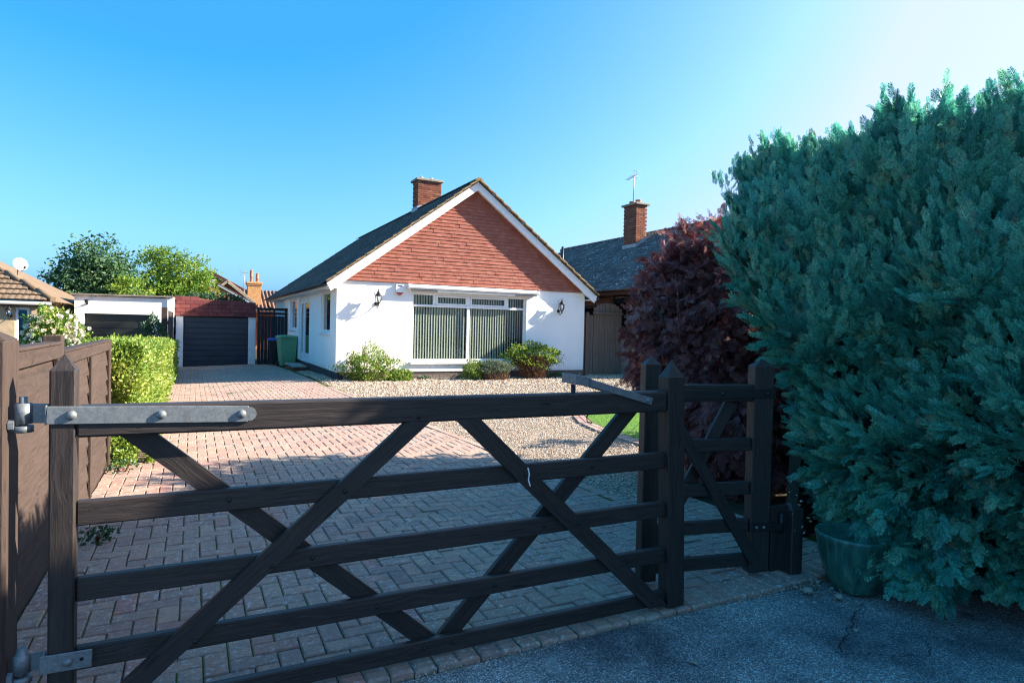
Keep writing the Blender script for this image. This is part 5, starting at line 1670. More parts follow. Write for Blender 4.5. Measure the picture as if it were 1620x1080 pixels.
# ------------------------------------------------------------------ lap fence along the left of the drive
lf = thing('lap_fence', 'brown horizontal lap-board fence along the left of the driveway', 'fence', (-0.77, 5.0, 0.0))
FX = -0.77
for y, zt, w in ((4.77, 1.365, 0.10), (7.40, 1.265, 0.085)):
    MB().box(FX - 0.05, FX + 0.05, y - w / 2, y + w / 2, -0.2, zt, 0.006, along=2).build('post', FENCEWOOD, lf)
for (ya, yb, zt, nb) in ((2.83, 4.715, 1.312, 8), (4.825, 7.355, 1.255, 8)):
    h = (zt - 0.09 - 0.03) / nb
    for i in range(nb):
        z0 = 0.03 + i * h
        ax = (Vector((0, 1, 0)), Vector((cos(0.13), 0, sin(0.13))), Vector((-sin(0.13), 0, cos(0.13))))
        m = MB()
        m.obox((FX + 0.012 + random.gauss(0, 0.002), (ya + yb) / 2, z0 + h / 2 + 0.01), ax, ((yb - ya) / 2 - 0.004, 0.007, h / 2 + 0.014), 0.002)
        m.build('board', FENCEWOOD, lf)
    MB().box(FX + 0.022, FX + 0.048, ya, yb, zt - 0.085, zt - 0.004, 0.004).build('cap_board', FENCEWOOD, lf)
    MB().box(FX - 0.03, FX + 0.055, ya, yb, zt - 0.002, zt + 0.016, 0.004).build('cap_rail', FENCEWOOD, lf)
    mids = [ya + 0.03, yb - 0.03] + ([(ya + yb) / 2] if yb - ya > 2 else [])
    for y in mids:
        MB().box(FX + 0.024, FX + 0.046, y - 0.022, y + 0.022, 0.03, zt - 0.088, 0.004, along=2).build('batten', FENCEWOOD, lf)
    MB().box(FX - 0.02, FX + 0.02, ya, yb, -0.12, 0.028, 0.004).build('gravel_board', FENCEWOOD, lf)

# ------------------------------------------------------------------ glazed pot under the hedge
pot = tag(MB().lathe((3.535, 2.41, -0.028), [(r_ * 0.92, h_ * 0.95) for r_, h_ in [(0.0, 0.012), (0.125, 0.0), (0.132, 0.01), (0.175, 0.10), (0.212, 0.22), (0.225, 0.31), (0.235, 0.335), (0.232, 0.35), (0.215, 0.352), (0.205, 0.33), (0.195, 0.30), (0.0, 0.29)]], 36).build('plant_pot', POT), 'dark green glazed plant pot on the tarmac under the conifer hedge', 'pot')

# ------------------------------------------------------------------ foliage templates (long axis +y, face normal +z)
def spray_template(seed, nside=8, droop=0.12, wide=0.5):
    r = np.random.default_rng(seed)
    V, T = [], []
    def blade(p, d, L, w, z0, z1):
        n = np.array([-d[1], d[0]])
        i = len(V)
        a = p; b = p + d * L * 0.55; c = p + d * L
        V.extend([(a[0] - n[0] * w * 0.5, a[1] - n[1] * w * 0.5, z0), (a[0] + n[0] * w * 0.5, a[1] + n[1] * w * 0.5, z0),
                  (b[0] + n[0] * w * 0.62, b[1] + n[1] * w * 0.62, (z0 + z1) / 2), (b[0] - n[0] * w * 0.62, b[1] - n[1] * w * 0.62, (z0 + z1) / 2), (c[0], c[1], z1)])
        T.extend([(i, i + 1, i + 2), (i, i + 2, i + 3), (i + 3, i + 2, i + 4)])
    def tri(p, d, L, w, z0, z1):
        n = np.array([-d[1], d[0]]); i = len(V); c = p + d * L
        V.extend([(p[0] - n[0] * w, p[1] - n[1] * w, z0), (p[0] + n[0] * w, p[1] + n[1] * w, z0), (c[0], c[1], z1)])
        T.append((i, i + 1, i + 2))
    blade(np.array([0., 0.]), np.array([0., 1.]), 1.0, 0.034, 0, -droop)
    for k in range(nside):
        for s in (-1, 1):
            t = 0.06 + 0.88 * (k + (0.5 if s > 0 else 0)) / nside
            L = wide * (1 - t) ** 0.65 * r.uniform(0.8, 1.15) + 0.08
            a = R(r.uniform(36, 52)); d = np.array([s * sin(a), cos(a)]); p = np.array([0, t])
            z0 = -droop * t * t; z1 = z0 - 0.10 * L + r.normal() * 0.06
            blade(p, d, L, 0.036, z0, z1)
            for q in (0.3, 0.55, 0.78):
                for s2 in (-1, 1):
                    if L < 0.16 and q > 0.5: continue
                    a2 = a * s + s2 * R(38); d2 = np.array([sin(a2), cos(a2)])
                    tri(p + d * L * q, d2, L * (1 - q) * 0.75 + 0.03, 0.017, z0 + (z1 - z0) * q, z0 + (z1 - z0) * q - 0.02)
    return np.array(V), np.array(T)


SPR = [spray_template(i, 8, d, w) for i, (d, w) in enumerate(((0.10, 0.33), (0.25, 0.28), (-0.05, 0.38), (0.18, 0.26)))]
SPRW = [spray_template(i, 7, d, w) for i, (d, w) in enumerate(((0.10, 0.52), (0.25, 0.45), (-0.05, 0.58), (0.18, 0.40)))]
LEAF = (np.array([(0, 0, 0), (-0.30, 0.35, 0.06), (0, 0.45, -0.02), (0.30, 0.35, 0.06), (-0.20, 0.75, 0.03), (0.20, 0.75, 0.03), (0, 1, -0.05)]), np.array([(0, 2, 1), (0, 3, 2), (1, 2, 4), (2, 3, 5), (2, 5, 6), (4, 2, 6)]))
SLEAF = (np.array([(0, 0, 0), (-0.28, 0.45, 0.07), (0.28, 0.45, 0.07), (0, 1, -0.05)]), np.array([(0, 3, 1), (0, 2, 3)]))


def plumes(P, D, N, nper, L, size, spread=0.5):
    """branch tips: nper sprays along an axis D at P; N is the outward normal of the surface"""
    n = len(P)
    t = np.tile((np.arange(nper) + 0.5) / nper, n)
    Pi = np.repeat(P, nper, 0); Di = unit(np.repeat(D, nper, 0)); Ni = np.repeat(N, nper, 0)
    Li = np.repeat(L, nper)
    side = unit(np.cross(Di, Ni) + 1e-6)
    sgn = np.tile(np.where(np.arange(nper) % 2 == 0, 1.0, -1.0), n)
    ang_ = (1 - t * 0.85) * spread * rng.uniform(0.5, 1.4, len(t))
    dirs = Di * np.cos(ang_)[:, None] + side * (sgn * np.sin(ang_))[:, None] + rng.normal(size=Di.shape) * 0.10
    pos = Pi + Di * (t * Li * 0.8)[:, None] + rng.normal(size=Di.shape) * 0.012
    nz = Ni + 0.30 * rng.normal(size=Ni.shape)
    S = size * rng.uniform(0.75, 1.25, len(t)) * (1.1 - 0.35 * t)
    return mats(pos, dirs, nz, S)


# ------------------------------------------------------------------ tall conifer hedge on the right
chd = thing('conifer_hedge', 'tall blue-green conifer hedge filling the right side behind the pot', 'hedge', (4.4, 2.5, 0.0))


def sstep(a, b, x):
    t = np.clip((x - a) / (b - a), 0, 1)
    return t * t * (3 - 2 * t)


def hedge_yend(z):
    return 3.42 + 0.85 * sstep(1.1, 2.2, z) - 0.25 * sstep(2.5, 3.0, z)


def hedge_x(y, z):
    b = 0.09 * np.sin(2.3 * y + 1.7 * z) + 0.06 * np.sin(4.9 * y - 3.1 * z + 1) + 0.05 * np.sin(7.3 * z + 2.2 * y)
    x = 3.72 + b + 0.22 * sstep(0.9, 0.1, z) + 0.30 * sstep(1.6, 2.9, z)
    ye = hedge_yend(z)
    return x + 0.9 * sstep(0.75, 0.0, ye - y) ** 2 + 0.25 * sstep(1.9, 0.3, y)


def hedge_top(y):
    return 2.80 - 0.06 * sstep(2.6, 1.8, y) + 0.05 * np.sin(1.9 * y) + 0.04 * np.sin(5.3 * y + 1)


# dark inner shell: its colour stands in for the shade between sprays
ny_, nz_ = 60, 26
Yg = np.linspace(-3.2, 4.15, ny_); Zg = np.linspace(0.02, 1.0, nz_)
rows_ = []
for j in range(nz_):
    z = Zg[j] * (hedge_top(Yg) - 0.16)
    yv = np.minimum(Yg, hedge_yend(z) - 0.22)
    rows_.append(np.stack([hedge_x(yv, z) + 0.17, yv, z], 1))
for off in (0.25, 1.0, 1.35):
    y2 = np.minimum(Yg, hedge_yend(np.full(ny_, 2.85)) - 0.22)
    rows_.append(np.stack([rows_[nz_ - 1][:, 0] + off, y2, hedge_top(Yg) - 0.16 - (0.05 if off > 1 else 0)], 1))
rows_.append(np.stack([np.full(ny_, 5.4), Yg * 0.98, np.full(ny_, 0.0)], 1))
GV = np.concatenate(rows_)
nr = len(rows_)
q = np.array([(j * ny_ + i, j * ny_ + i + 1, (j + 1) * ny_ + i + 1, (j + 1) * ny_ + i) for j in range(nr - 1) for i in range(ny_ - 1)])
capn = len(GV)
me = npmesh('shade_core', GV - np.array(WORLD[chd]), q, None, True)
link('shade_core', me, HEDGEIN, chd)
# dark slabs closing the core's far end, coloured as shade too
m = MB(); m.prism([(3.95, 3.15, 0.0), (5.4, 3.15, 0.0), (5.4, 3.15, 2.7), (4.1, 3.15, 2.7)], (0, 0.1, 0)); m.prism([(4.5, 3.3, 1.6), (5.5, 3.3, 1.6), (5.5, 3.3, 2.7), (4.5, 3.3, 2.7)], (0, 0.6, 0)); m.build('end_shade_core', HEDGEIN, chd)
m = MB()
for y in (0.3, 1.3, 2.2, 3.0):
    m.tube([(4.25, y, -0.1), (4.28, y + 0.05, 1.2), (4.35, y, 2.4)], [0.07, 0.05, 0.02], 7)
m.build('trunk', BARK, chd)


def hedge_points(n, y0, y1, zlo=0.10):
    y = rng.uniform(y0, y1, n * 2); z = rng.uniform(zlo, 1.0, n * 2) * hedge_top(y)
    k = (y < hedge_yend(z) - 0.02)
    y, z = y[k][:n], z[k][:n]
    e = 0.03
    x = hedge_x(y, z)
    dy = (hedge_x(y + e, z) - hedge_x(y - e, z)) / (2 * e); dz = (hedge_x(y, z + e) - hedge_x(y, z - e)) / (2 * e)
    nrm = unit(np.stack([-np.ones_like(y), dy, dz], 1))
    return np.stack([x, y, z], 1), nrm


Ms, Ts = [], []
def add_plumes(P, N, nper, L, size, updir, outw, jit, spread=0.55):
    n = len(P)
    D = N * outw[:, None] + np.array([0, 0, 1.0]) * updir[:, None] + rng.normal(size=(n, 3)) * jit
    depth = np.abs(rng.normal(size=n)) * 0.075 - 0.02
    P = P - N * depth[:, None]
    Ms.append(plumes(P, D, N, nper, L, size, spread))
    t = np.clip(0.42 + 0.24 * rng.normal(size=n) - depth * 2.0, 0.0, 0.86)  # plumes set deeper get darker tints: shade put into the leaf colour
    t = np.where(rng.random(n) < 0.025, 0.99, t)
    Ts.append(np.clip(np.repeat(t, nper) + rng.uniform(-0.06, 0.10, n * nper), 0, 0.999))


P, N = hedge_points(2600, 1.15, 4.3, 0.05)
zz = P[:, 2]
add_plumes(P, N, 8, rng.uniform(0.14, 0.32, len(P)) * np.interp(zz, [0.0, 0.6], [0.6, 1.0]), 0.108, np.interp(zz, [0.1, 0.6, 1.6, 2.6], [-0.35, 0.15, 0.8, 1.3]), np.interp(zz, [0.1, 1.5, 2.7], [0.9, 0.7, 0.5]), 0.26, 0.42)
n = 130
P = np.stack([rng.uniform(3.54, 3.78, n), rng.uniform(1.9, 2.36, n), rng.uniform(0.14, 0.55, n)], 1)
add_plumes(P, np.tile([[-0.8, -0.5, 0.0]], (n, 1)) + rng.normal(size=(n, 3)) * 0.15, 9, rng.uniform(0.14, 0.26, n), 0.11, np.full(n, -0.35), np.full(n, 0.8), 0.3)
P, N = hedge_points(520, -3.0, 1.15, 0.06)
add_plumes(P, N, 5, rng.uniform(0.25, 0.4, len(P)), 0.2, np.full(len(P), 0.5), np.full(len(P), 0.7), 0.3)
# top: upright tips, seen against the sky
n = 520
y = rng.uniform(0.9, 4.15, n); x = 3.98 + rng.random(n) ** 1.5 * 1.2
z = hedge_top(y) - 0.02
k = y < hedge_yend(z) + 0.05
P = np.stack([x, y, z], 1)[k]
N = np.tile(np.array([[-0.5, -0.3, 0.8]]), (len(P), 1)) + rng.normal(size=(len(P), 3)) * 0.2
L = rng.uniform(0.10, 0.22, len(P)) + 0.18 * (rng.random(len(P)) > 0.86)
add_plumes(P - np.array([0, 0, 0.08]), unit(N), 8, L, 0.075, np.full(len(P), 1.6), np.full(len(P), 0.25), 0.16, 0.42)
n = 160
y = rng.uniform(-3, 0.9, n); P = np.stack([4.0 + rng.random(n) * 1.2, y, hedge_top(y) - 0.05], 1)
add_plumes(P, np.tile(np.array([[-0.3, 0, 0.9]]), (n, 1)), 5, np.full(n, 0.3), 0.18, np.full(n, 1.2), np.full(n, 0.3), 0.2)
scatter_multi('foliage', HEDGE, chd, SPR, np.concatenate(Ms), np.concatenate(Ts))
# brown shed sprigs and dead leaves caught low in the hedge by the post
n = 45
P = np.stack([rng.normal(3.37, 0.06, n), rng.normal(2.62, 0.08, n), rng.uniform(0.02, 0.62, n)], 1)
P[:, 0] += 0.10 * (P[:, 2] < 0.25)
scatter('dead_leaves', LITTER, chd, LEAF, mats(P, rdir(n), rdir(n), rng.uniform(0.015, 0.035, n)), rng.random(n), 'stuff')

# ------------------------------------------------------------------ maroon bush beyond the hedge
mb_ = thing('maroon_bush', 'big drooping maroon bush between the green hedge and the side gate', 'bush', (4.75, 5.2, 0.0))
LOB = [((4.90, 5.15, 1.50), (0.74, 0.9, 1.02)), ((4.50, 4.90, 1.12), (0.46, 0.5, 0.74)), ((4.44, 5.15, 1.62), (0.36, 0.45, 0.36)), ((4.74, 5.2, 1.98), (0.42, 0.5, 0.36)), ((4.72, 4.58, 0.72), (0.60, 0.5, 0.70)), ((5.2, 5.3, 2.05), (0.62, 0.75, 0.66)), ((5.15, 4.7, 1.6), (0.75, 0.65, 0.95)), ((4.88, 4.35, 0.62), (0.72, 0.42, 0.68)), ((5.5, 4.5, 0.9), (0.7, 0.6, 0.95))]
Ms, Ts = [], []
for c, rr in LOB:
    n = int(1000 * (rr[0] * rr[2] + 0.12))
    d = rdir(n)
    c, rr = np.array(c), np.array(rr)
    P = c + d * rr * (1 + 0.10 * np.sin(5 * d[:, :1] + 4 * d[:, 2:]) - np.abs(rng.normal(size=(n, 1))) * 0.22)
    N = unit(d / rr)
    keep = P[:, 2] > 0.05
    P, N = P[keep], N[keep]
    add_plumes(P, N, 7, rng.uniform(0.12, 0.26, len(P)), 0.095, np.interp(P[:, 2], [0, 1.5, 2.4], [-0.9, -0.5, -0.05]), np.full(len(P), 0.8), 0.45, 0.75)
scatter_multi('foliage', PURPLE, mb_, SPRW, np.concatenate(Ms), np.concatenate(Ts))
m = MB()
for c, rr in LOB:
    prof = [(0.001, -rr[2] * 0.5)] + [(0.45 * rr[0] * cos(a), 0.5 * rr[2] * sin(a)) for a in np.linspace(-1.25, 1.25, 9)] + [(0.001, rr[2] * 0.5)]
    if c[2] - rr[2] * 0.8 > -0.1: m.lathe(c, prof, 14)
m.build('dark_core', PURPIN, mb_)  # solid dark core inside the lobes, no separate twigs
m = MB()
for k in range(130):
    a = random.uniform(0, 2 * pi); h = random.uniform(0.3, 2.05)
    e = Vector((4.70 + cos(a) * random.uniform(0.3, 0.8), 4.95 + sin(a) * random.uniform(0.3, 0.9), h))
    s0 = Vector((4.75 + random.uniform(-0.15, 0.15), 5.1 + random.uniform(-0.15, 0.15), random.uniform(0.0, 0.8)))
    mid = s0.lerp(e, 0.55) + Vector((random.uniform(-.1, .1), random.uniform(-.1, .1), 0.12))
    m.tube([s0, mid, e], [0.011, 0.006, 0.002], 5, False)
m.build('twigs', GREYTWIG, mb_)
m = MB()
for dx, dy in ((0, 0), (0.18, -0.1), (-0.15, 0.12)):
    m.tube([(4.75 + dx, 5.1 + dy, -0.1), (4.72 + dx * 2, 5.1 + dy * 2, 0.8), (4.7 + dx * 3, 5.05 + dy * 3, 1.7)], [0.05, 0.035, 0.015], 7)
m.build('trunk', BARK, mb_)

# ------------------------------------------------------------------ golden privet hedge on the left
ph = thing('privet_hedge', 'clipped yellow-green hedge along the left of the driveway', 'hedge', (-1.05, 14.5, -0.1))
def ptop(y): return 1.185 - 0.0245 * (y - 7.4)
Pp, Np = [], []
def grid_pts(n, f):
    P, N = f(rng.random(n), rng.random(n)); Pp.append(P); Np.append(N)
def yv(u): return 7.5 + 14.8 * u ** 1.7
def face(u, v):
    y = yv(u); zb = -0.0185 * np.maximum(y - 10, 0) - 0.08; z = zb + (ptop(y) - zb) * v
    bul = 0.03 * np.sin(3.1 * y + 2 * z) + 0.02 * np.sin(7 * y - 5 * z) + 0.02 * np.sin(9 * z)
    fl_ = 0.14 * sstep(0.45, 0.0, v) * sstep(10, 7.5, y)
    return np.stack([-0.50 + bul + fl_, y, z], 1), np.stack([np.ones_like(y), np.zeros_like(y), np.full_like(y, 0.25)], 1)
def topf(u, v):
    y = yv(u); x = -0.50 - (0.45 + 0.06 * (y - 7.5)) * v
    return np.stack([x, y, ptop(y) + 0.012 * np.sin(5 * y + 3 * x) + 0.012 * np.sin(11 * x - 4 * y)], 1), np.stack([np.zeros_like(y), -0.2 + 0 * y, np.ones_like(y)], 1)
def endf(u, v):
    return np.stack([-0.98 + 0.5 * u, 7.47 + 0.05 * np.sin(9 * v + 6 * u), -0.08 + 1.31 * v], 1), np.stack([0 * u, -np.ones_like(u), 0 * u + 0.2], 1)
grid_pts(26000, face); grid_pts(20000, topf); grid_pts(4500, endf)
P = np.concatenate(Pp); N = np.concatenate(Np)
n = len(P)
P = P + N * rng.normal(0, 0.020, n)[:, None] + rng.normal(size=(n, 3)) * 0.015
dist = np.linalg.norm(P, axis=1)
shoot = rng.random(n) < 0.015
P[shoot] += N[shoot] * rng.uniform(0.02, 0.09, shoot.sum())[:, None]
scatter('foliage', PRIVET, ph, SLEAF, mats(P, N * 0.6 + rng.normal(size=(n, 3)) * 0.55 + np.array([0, 0, 0.35]), N + rng.normal(size=(n, 3)) * 0.6, rng.uniform(0.028, 0.052, n) * np.interp(dist, [7, 14, 22], [1.0, 1.35, 1.8])), rng.random(n))
m = MB(); m.prism([(-0.92, 7.6, -0.4), (-0.58, 7.6, -0.4), (-0.58, 7.6, ptop(7.6) - 0.07), (-0.92, 7.6, ptop(7.6) - 0.07)], (0, 14.6, -0.0245 * 14.6)); m.build('dark_core', PRIVIN, ph)  # one solid dark block filling the hedge behind its leaves


def blob_shrub(name, label, cat, c, rr, n, mat, size, tmpl=LEAF, up_=0.4, core=None, group=None, zmin=None, lumps=0.18, stems=None):
    c, rr = np.array(c, float), np.array(rr, float)
    t = thing(name, label, cat, (c[0], c[1], (zmin if zmin is not None else c[2] - rr[2])), group)
    d = rdir(n)
    ph_ = rng.uniform(0, 6, 4)
    rad = 1 + lumps * np.sin(3.5 * d[:, 0] + 3 * d[:, 2] + ph_[0]) * np.sin(4 * d[:, 1] + ph_[1]) + lumps * 0.6 * np.sin(8 * d[:, 2] + 6 * d[:, 0] + ph_[2])
    rad = rad * (1 - np.abs(rng.normal(size=n)) * 0.17)
    P = c + d * rr * rad[:, None]
    if zmin is not None: 
        k = P[:, 2] > zmin; P, d = P[k], d[k]
    m_ = len(P)
    scatter('foliage', mat, t, tmpl, mats(P, d * 0.6 + rng.normal(size=(m_, 3)) * 0.6 + np.array([0, 0, up_]), d + rng.normal(size=(m_, 3)) * 0.6, size * rng.uniform(0.7, 1.3, m_)), rng.random(m_))
    m = MB()
    for k in range(stems if stems is not None else 10):
        a = random.uniform(0, 2 * pi)
        z0 = zmin if zmin is not None else c[2] - rr[2]
        e = Vector((c[0] + cos(a) * rr[0] * 0.7, c[1] + sin(a) * rr[1] * 0.7, c[2] + random.uniform(-0.1, 0.6) * rr[2]))
        s0 = Vector((c[0] + cos(a) * rr[0] * 0.15, c[1] + sin(a) * rr[1] * 0.15, z0 - 0.03))
        m.tube([s0, s0.lerp(e, 0.5) + Vector((0, 0, 0.06)), e], [0.012, 0.008, 0.003], 5, False)
    if m.v: m.build('stem', DRYSTEM, t)
    return t


# rose in flower, dark shrub, low planting behind the fence
rs = blob_shrub('rose_bush', 'white-flowered rose bush in front of the tan bungalow', 'rose bush', (-2.10, 13.0, 1.10), (0.38, 0.4, 0.50), 3600, SHRUBY, 0.062, lumps=0.3, zmin=0.0)
Pl = MB()
for k in range(3):
    n_ = 6 - k
    for i in range(n_):
        a = 2 * pi * i / n_ + k; r1 = 0.032 - 0.008 * k; zz_ = 0.006 * k
        p0 = Vector((cos(a) * 0.006, sin(a) * 0.006, zz_)); p1 = Vector((cos(a - 0.5) * r1, sin(a - 0.5) * r1, zz_ + 0.012 + 0.01 * k)); p2 = Vector((cos(a) * r1 * 1.25, sin(a) * r1 * 1.25, zz_ + 0.016 + 0.012 * k)); p3 = Vector((cos(a + 0.5) * r1, sin(a + 0.5) * r1, zz_ + 0.012 + 0.01 * k))
        Pl.poly([p0, p1, p2, p3])
BLOOM = Pl.mesh('bloom', recalc=False); BLOOM.materials.append(PETAL)
for i in range(120):
    d = Vector(rdir(1)[0]); d.y = -abs(d.y) * 0.8; d.normalize()
    c = Vector((-2.10 + d.x * 0.40, 13 + d.y * 0.42, 1.10 + d.z * 0.50))
    if i % 3 == 0: c = Vector((-1.84 + random.gauss(0, 0.12), 12.72, 1.22 + random.gauss(0, 0.12)))
    if c.z < 0.7: continue
    o = link('bloom', BLOOM, PETAL, rs, c)
    o.rotation_euler = d.to_track_quat('Z', 'Y').to_euler(); s_ = random.uniform(0.7, 1.3); o.scale = (s_, s_, s_)
blob_shrub('dark_shrub', 'rounded dark green shrub against the white garage door', 'shrub', (-0.98, 20.6, 0.85), (0.34, 0.34, 0.72), 2600, SHRUBD, 0.06, zmin=0.0)
blob_shrub('low_shrub', 'low green shrub showing just over the left fence', 'shrub', (-1.75, 11.0, 0.72), (0.75, 0.5, 0.36), 2200, SHRUBD, 0.05, zmin=0.1)
blob_shrub('garage_creeper', 'green creeper trailing over the top of the red tiled garage', 'creeper', (0.6, 28.6, 2.28), (1.35, 0.5, 0.30), 2400, SHRUBD, 0.09, zmin=2.0, stems=4)

# ------------------------------------------------------------------ planting against the bungalow's front wall
fl_ = blob_shrub('flowering_shrub', 'tall loose flowering shrub at the left corner of the white wall', 'shrub', (4.22, 16.62, 0.28), (0.72, 0.30, 0.52), 4200, SHRUBY, 0.055, lumps=0.35, zmin=-0.05, stems=14)
m = MB(); PK = []
for k in range(34):
    x = random.gauss(4.25, 0.38); h = random.uniform(0.6, 1.25) * (1 - 0.25 * abs(x - 4.25))
    y = random.uniform(16.45, 16.8)
    top = Vector((x + random.gauss(0, 0.06), y, h))
    m.tube([(x, y, 0.2), (x + random.gauss(0, .02), y, h * 0.6), top], [0.006, 0.004, 0.002], 4, False)
    for q in range(9):
        PK.append((top.x + random.gauss(0, 0.02), top.y + random.gauss(0, 0.02), h - q * 0.045 + random.gauss(0, 0.01)))
m.build('flower_stem', DRYSTEM, fl_)
PK = np.array(PK); n = len(PK)
scatter('flower', PINKP, fl_, SLEAF, mats(PK, rdir(n), rdir(n), rng.uniform(0.022, 0.045, n)), rng.random(n), 'stuff')
blob_shrub('low_plant', 'low bright green plant right of the tall flowering shrub', 'plant', (5.02, 16.55, 0.03), (0.34, 0.26, 0.24), 1500, SHRUBY, 0.055, lumps=0.2, zmin=-0.06)
blob_shrub('small_plant', 'tiny green plant at the brick plinth under the window', 'plant', (5.72, 16.75, -0.02), (0.17, 0.12, 0.10), 220, SHRUBD, 0.05, zmin=-0.06, stems=3)
blob_shrub('green_shrub', 'small rounded green shrub, leftmost of the three under the window', 'shrub', (7.12, 16.45, 0.22), (0.32, 0.28, 0.34), 2400, SHRUBY, 0.042, zmin=-0.08)
lv = blob_shrub('lavender_bush', 'grey-green lavender mound with dry brown base under the window', 'shrub', (7.72, 16.35, 0.33), (0.50, 0.34, 0.22), 3600, LAVEN, 0.06, tmpl=(SLEAF[0] * np.array([0.5, 1, 1]), SLEAF[1]), zmin=0.17)
n = 1700
d = rdir(n); P = np.array((7.72, 16.33, 0.12)) + d * np.array((0.46, 0.32, 0.20)) * rng.uniform(0.7, 1.0, (n, 1)); P = P[P[:, 2] > -0.06]; n = len(P)
scatter('dry_base', DRYSTEM, lv, (SLEAF[0] * np.array([0.35, 1, 1]), SLEAF[1]), mats(P, rng.normal(size=(n, 3)) * 0.5 + np.array([0, 0, -0.3]), rdir(n), rng.uniform(0.05, 0.09, n)), rng.random(n))
sp = blob_shrub('arching_shrub', 'arching yellow-green shrub with dry brown stems right of the window', 'shrub', (9.05, 16.45, 0.66), (0.80, 0.36, 0.34), 3600, SHRUBY, 0.062, lumps=0.35, zmin=0.28, stems=0)
n = 1500
a = rng.uniform(0, 2 * pi, n); h = rng.uniform(-0.02, 0.6, n); w = 0.34 + 0.36 * np.clip(h, 0, 1)
P = np.stack([9.05 + np.cos(a) * w * rng.uniform(0.3, 1.15, n), 16.45 + np.sin(a) * w * 0.5, h], 1)
scatter('dry_stems', DRYSTEM, sp, (SLEAF[0] * np.array([0.25, 1, 1]), SLEAF[1]), mats(P, np.stack([np.cos(a) * 0.7, np.sin(a) * 0.5, np.ones(n)], 1) + rng.normal(size=(n, 3)) * 0.35, rdir(n), rng.uniform(0.09, 0.17, n)), rng.random(n))
n = 500; a = rng.uniform(-0.3, pi + 0.3, n)
P = np.stack([9.0 + np.cos(a) * 0.95 * rng.uniform(.75, 1.1, n), rng.normal(16.4, 0.15, n), 0.55 + np.sin(a) * 0.48 * rng.uniform(.8, 1.15, n)], 1)
scatter('outer_leaves', SHRUBY, sp, SLEAF, mats(P, rdir(n), rdir(n), rng.uniform(0.04, 0.075, n)), rng.random(n), 'stuff')
blob_shrub('low_plant', 'low green plant at the wall foot right of the arching shrub', 'plant', (10.05, 16.7, 0.02), (0.36, 0.16, 0.12), 420, SHRUBD, 0.055, zmin=-0.03, stems=3)

# weeds at the foot of the fence and in the drive
for (x, y, s, lab) in ((-0.56, 4.95, 0.11, 'small green weed on the pavers beside the gate heel post'), (-0.60, 7.15, 0.16, 'leafy weed at the foot of the fence end post')):
    blob_shrub('weed', lab, 'weed', (x, y, 0.03), (s, s, s * 0.45), 130, SHRUBD, 0.032, zmin=0.0, stems=2)

# ------------------------------------------------------------------ trees
def tree(label, base, lobes, mat, leaf, nper, trunk_h, tr=0.16, feather=0, name='tree'):
    t = thing(name, label, 'tree', base)
    Ms_, Ts_ = [], []
    for c, r_ in lobes:
        c = np.array(c); r_ = np.array(r_)
        n = int(nper * (r_[0] * r_[2]))
        # leaf clumps: centres through the volume, leaves round each centre
        nc = max(12, n // 34)
        d = rdir(nc); cc = c + d * r_ * (rng.random((nc, 1)) ** 0.33) * (1 + 0.12 * rng.normal(size=(nc, 1)))
        k = rng.integers(0, nc, n)
        P = cc[k] + rng.normal(size=(n, 3)) * np.array([0.26, 0.26, 0.16]) * (r_.mean() / 1.4)
        dd = unit(P - c)
        Ms_.append(mats(P, dd * 0.5 + rng.normal(size=(n, 3)) * 0.7 - np.array([0, 0, 0.2]), dd + rng.normal(size=(n, 3)) * 0.7, leaf * rng.uniform(0.7, 1.3, n)))
        tint_ = np.clip(rng.random(nc)[k] * 0.7 + rng.random(n) * 0.3, 0, 0.999); Ts_.append(tint_)
    if feather:
        for c, r_ in lobes:
            for q in range(feather):
                d = rdir(1)[0]; d[2] = abs(d[2]) * 0.8 + 0.1; d = d / np.linalg.norm(d)
                s0 = np.array(c) + d * np.array(r_) * 0.8; n = 60
                tt = rng.random(n); P = s0 + np.outer(tt, d * np.array([1.0, 1.0, 0.45])) * 1.1 + rng.normal(size=(n, 3)) * 0.07
                Ms_.append(mats(P, rdir(n), rdir(n), leaf * 0.8 * rng.uniform(0.6, 1.1, n))); Ts_.append(rng.random(n) * 0.5)
    scatter('crown', mat, t, SLEAF, np.concatenate(Ms_), np.concatenate(Ts_))
    m = MB(); b = Vector(base)
    tip = b + Vector((0.1, 0, trunk_h))
    m.tube([b - Vector((0, 0, 0.2)), b.lerp(tip, 0.5) + Vector((0.06, 0, 0)), tip], [tr, tr * 0.75, tr * 0.5], 9)
    m.build('trunk', BARK, t)
    for c, r_ in lobes:
        for q in range(3):
            e = Vector(c) + Vector(rdir(1)[0]) * min(r_) * 0.6
            s0 = b.lerp(tip, random.uniform(0.55, 1.0))
            MB().tube([s0, s0.lerp(e, 0.5) + Vector((0, 0, 0.2)), e], [tr * 0.4, tr * 0.25, tr * 0.08], 6).build('limb', BARK, t)
    return t


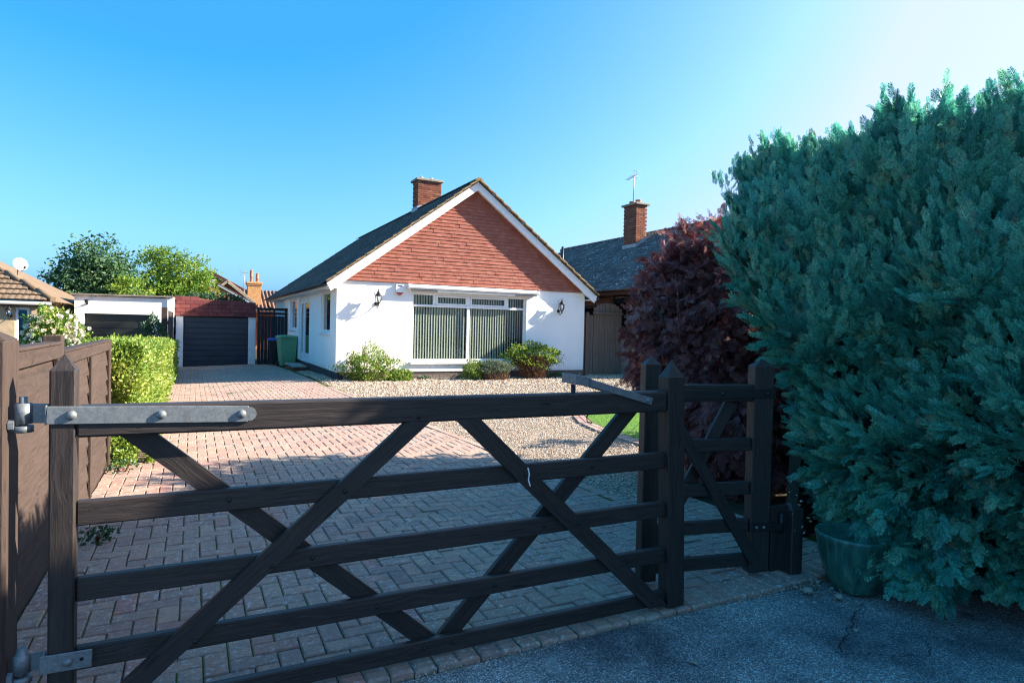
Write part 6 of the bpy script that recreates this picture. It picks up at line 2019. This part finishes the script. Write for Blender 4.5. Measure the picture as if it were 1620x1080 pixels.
tree('dark green bushy tree behind the tan roof and white garage', (-4.6, 36, -0.5), [((-4.2, 36, 3.7), (1.35, 1.3, 1.45)), ((-5.1, 36, 2.9), (1.1, 1.2, 1.2)), ((-3.4, 36, 2.9), (0.95, 1.1, 1.3)), ((-4.3, 35.8, 2.0), (1.7, 1.2, 1.0))], TREED, 0.17, 2300, 3.0)
tree('yellow-green feathery tree behind the white and red garages', (-0.7, 38.5, -0.5), [((-1.7, 38.5, 4.15), (0.95, 1.0, 1.2)), ((-0.4, 38.2, 3.9), (1.2, 1.1, 1.15)), ((0.45, 38, 3.0), (0.75, 0.9, 1.1)), ((-1.4, 38, 2.7), (1.5, 1.1, 1.1)), ((-0.3, 37.6, 2.6), (1.2, 1.0, 0.9))], TREEY, 0.15, 2300, 3.2, 0.15, 5)
tree('small orange-tinged tree low behind the tan bungalow roof', (-5.3, 32.5, -0.5), [((-5.0, 32.5, 1.95), (0.62, 0.8, 0.8)), ((-4.45, 32.3, 1.6), (0.5, 0.7, 0.6))], TREEO, 0.13, 2400, 1.6, 0.08)
tree('olive green bush low between the two garden trees', (-2.5, 34.5, -0.5), [((-2.6, 34.5, 2.5), (0.9, 0.8, 0.95))], TREEY, 0.14, 2000, 1.5, 0.08)
# garden tree over the right-hand boundary: it throws the broken shade across the drive
tree('leafy boundary tree hidden behind the conifer hedge on the right', (9.6, 5.6, -0.1), [((9.6, 5.6, 2.5), (1.0, 0.35, 0.35)), ((9.0, 6.3, 1.2), (0.7, 0.25, 0.5))], TREED, 0.12, 900, 2.2, 0.08)

# leaf litter and pebbles by the pot, scattered leaves on the tarmac
n = 260
P = np.stack([rng.normal(3.30, 0.13, n), rng.normal(2.48, 0.09, n), np.full(n, -0.012) + rng.random(n) * 0.01], 1)
P = P[(P[:, 1] < 2.64)]; n = len(P)
scatter('leaf_litter', LITTER, None, LEAF, mats(P, np.c_[rng.normal(size=(n, 2)), rng.normal(size=n) * 0.25], np.c_[rng.normal(size=(n, 2)) * 0.35, np.ones(n)], rng.uniform(0.008, 0.026, n)), rng.random(n), 'stuff')
n = 70
P = np.stack([rng.uniform(0.6, 4.2, n), rng.uniform(1.0, 2.5, n), np.full(n, -0.02)], 1)
scatter('loose_grit', STONE, None, OCT, mats(P, rdir(n), np.tile([[0, 0, 1.0]], (n, 1)) + rng.normal(size=(n, 3)) * 0.3, rng.uniform(0.002, 0.006, n)), rng.random(n), 'stuff')
for (x, y, s, lab) in ((3.215, 2.47, 0.030, 'large pale pebble, nearest of the three to the paving edge'), (3.27, 2.58, 0.022, 'small pale pebble close to the short dark post'), (3.31, 2.34, 0.024, 'pale pebble lying right against the foot of the green pot')):
    m = MB(); m.lathe((x, y, -0.022), [(0.001, 0), (s * 0.9, s * 0.1), (s * 1.1, s * 0.5), (s * 0.7, s * 0.95), (0.001, s * 1.05)], 9)
    tag(m.build('pebble', CAPC), lab, 'pebble', 'pebbles beside the green pot')
n = 420
P = np.stack([rng.uniform(0.2, 3.3, n), EDGE_Y - np.abs(rng.normal(0, 0.03, n)) - 0.004 + 0.0 * rng.random(n), np.full(n, -0.022)], 1)
P[:, 1] += 0.03 * np.clip(P[:, 0] - 2.8, 0, 1) ** 2
scatter('edge_grit', STONE, None, OCT, mats(P, rdir(n), np.tile([[0, 0, 1.0]], (n, 1)) + rng.normal(size=(n, 3)) * 0.3, rng.uniform(0.002, 0.006, n)), rng.random(n), 'stuff')
for (x, y, rz_, sc_, lab) in ((2.05, 2.12, 0.4, 0.05, 'dry brown leaf on the tarmac in front of the gate latch post'), (3.05, 2.05, 2.1, 0.04, 'small dry leaf on the tarmac near the crack'), (2.62, 2.42, 1.2, 0.035, 'dry leaf by the paving edge below the narrow gate')):
    m = MB()
    vs = [tuple(Vector((x, y, -0.02)) + Matrix.Rotation(rz_, 3, 'Z') @ (Vector(v) * sc_ * Vector((1, 1, 1)).x)) for v in LEAF[0] * np.array([1, 1, 1.8])]
    o_ = m.addv(vs, None, random.random()); m.addf([tuple(t) for t in LEAF[1]], o_)
    tag(m.build('fallen_leaf', LITTER), lab, 'leaf', 'fallen leaves on the tarmac')
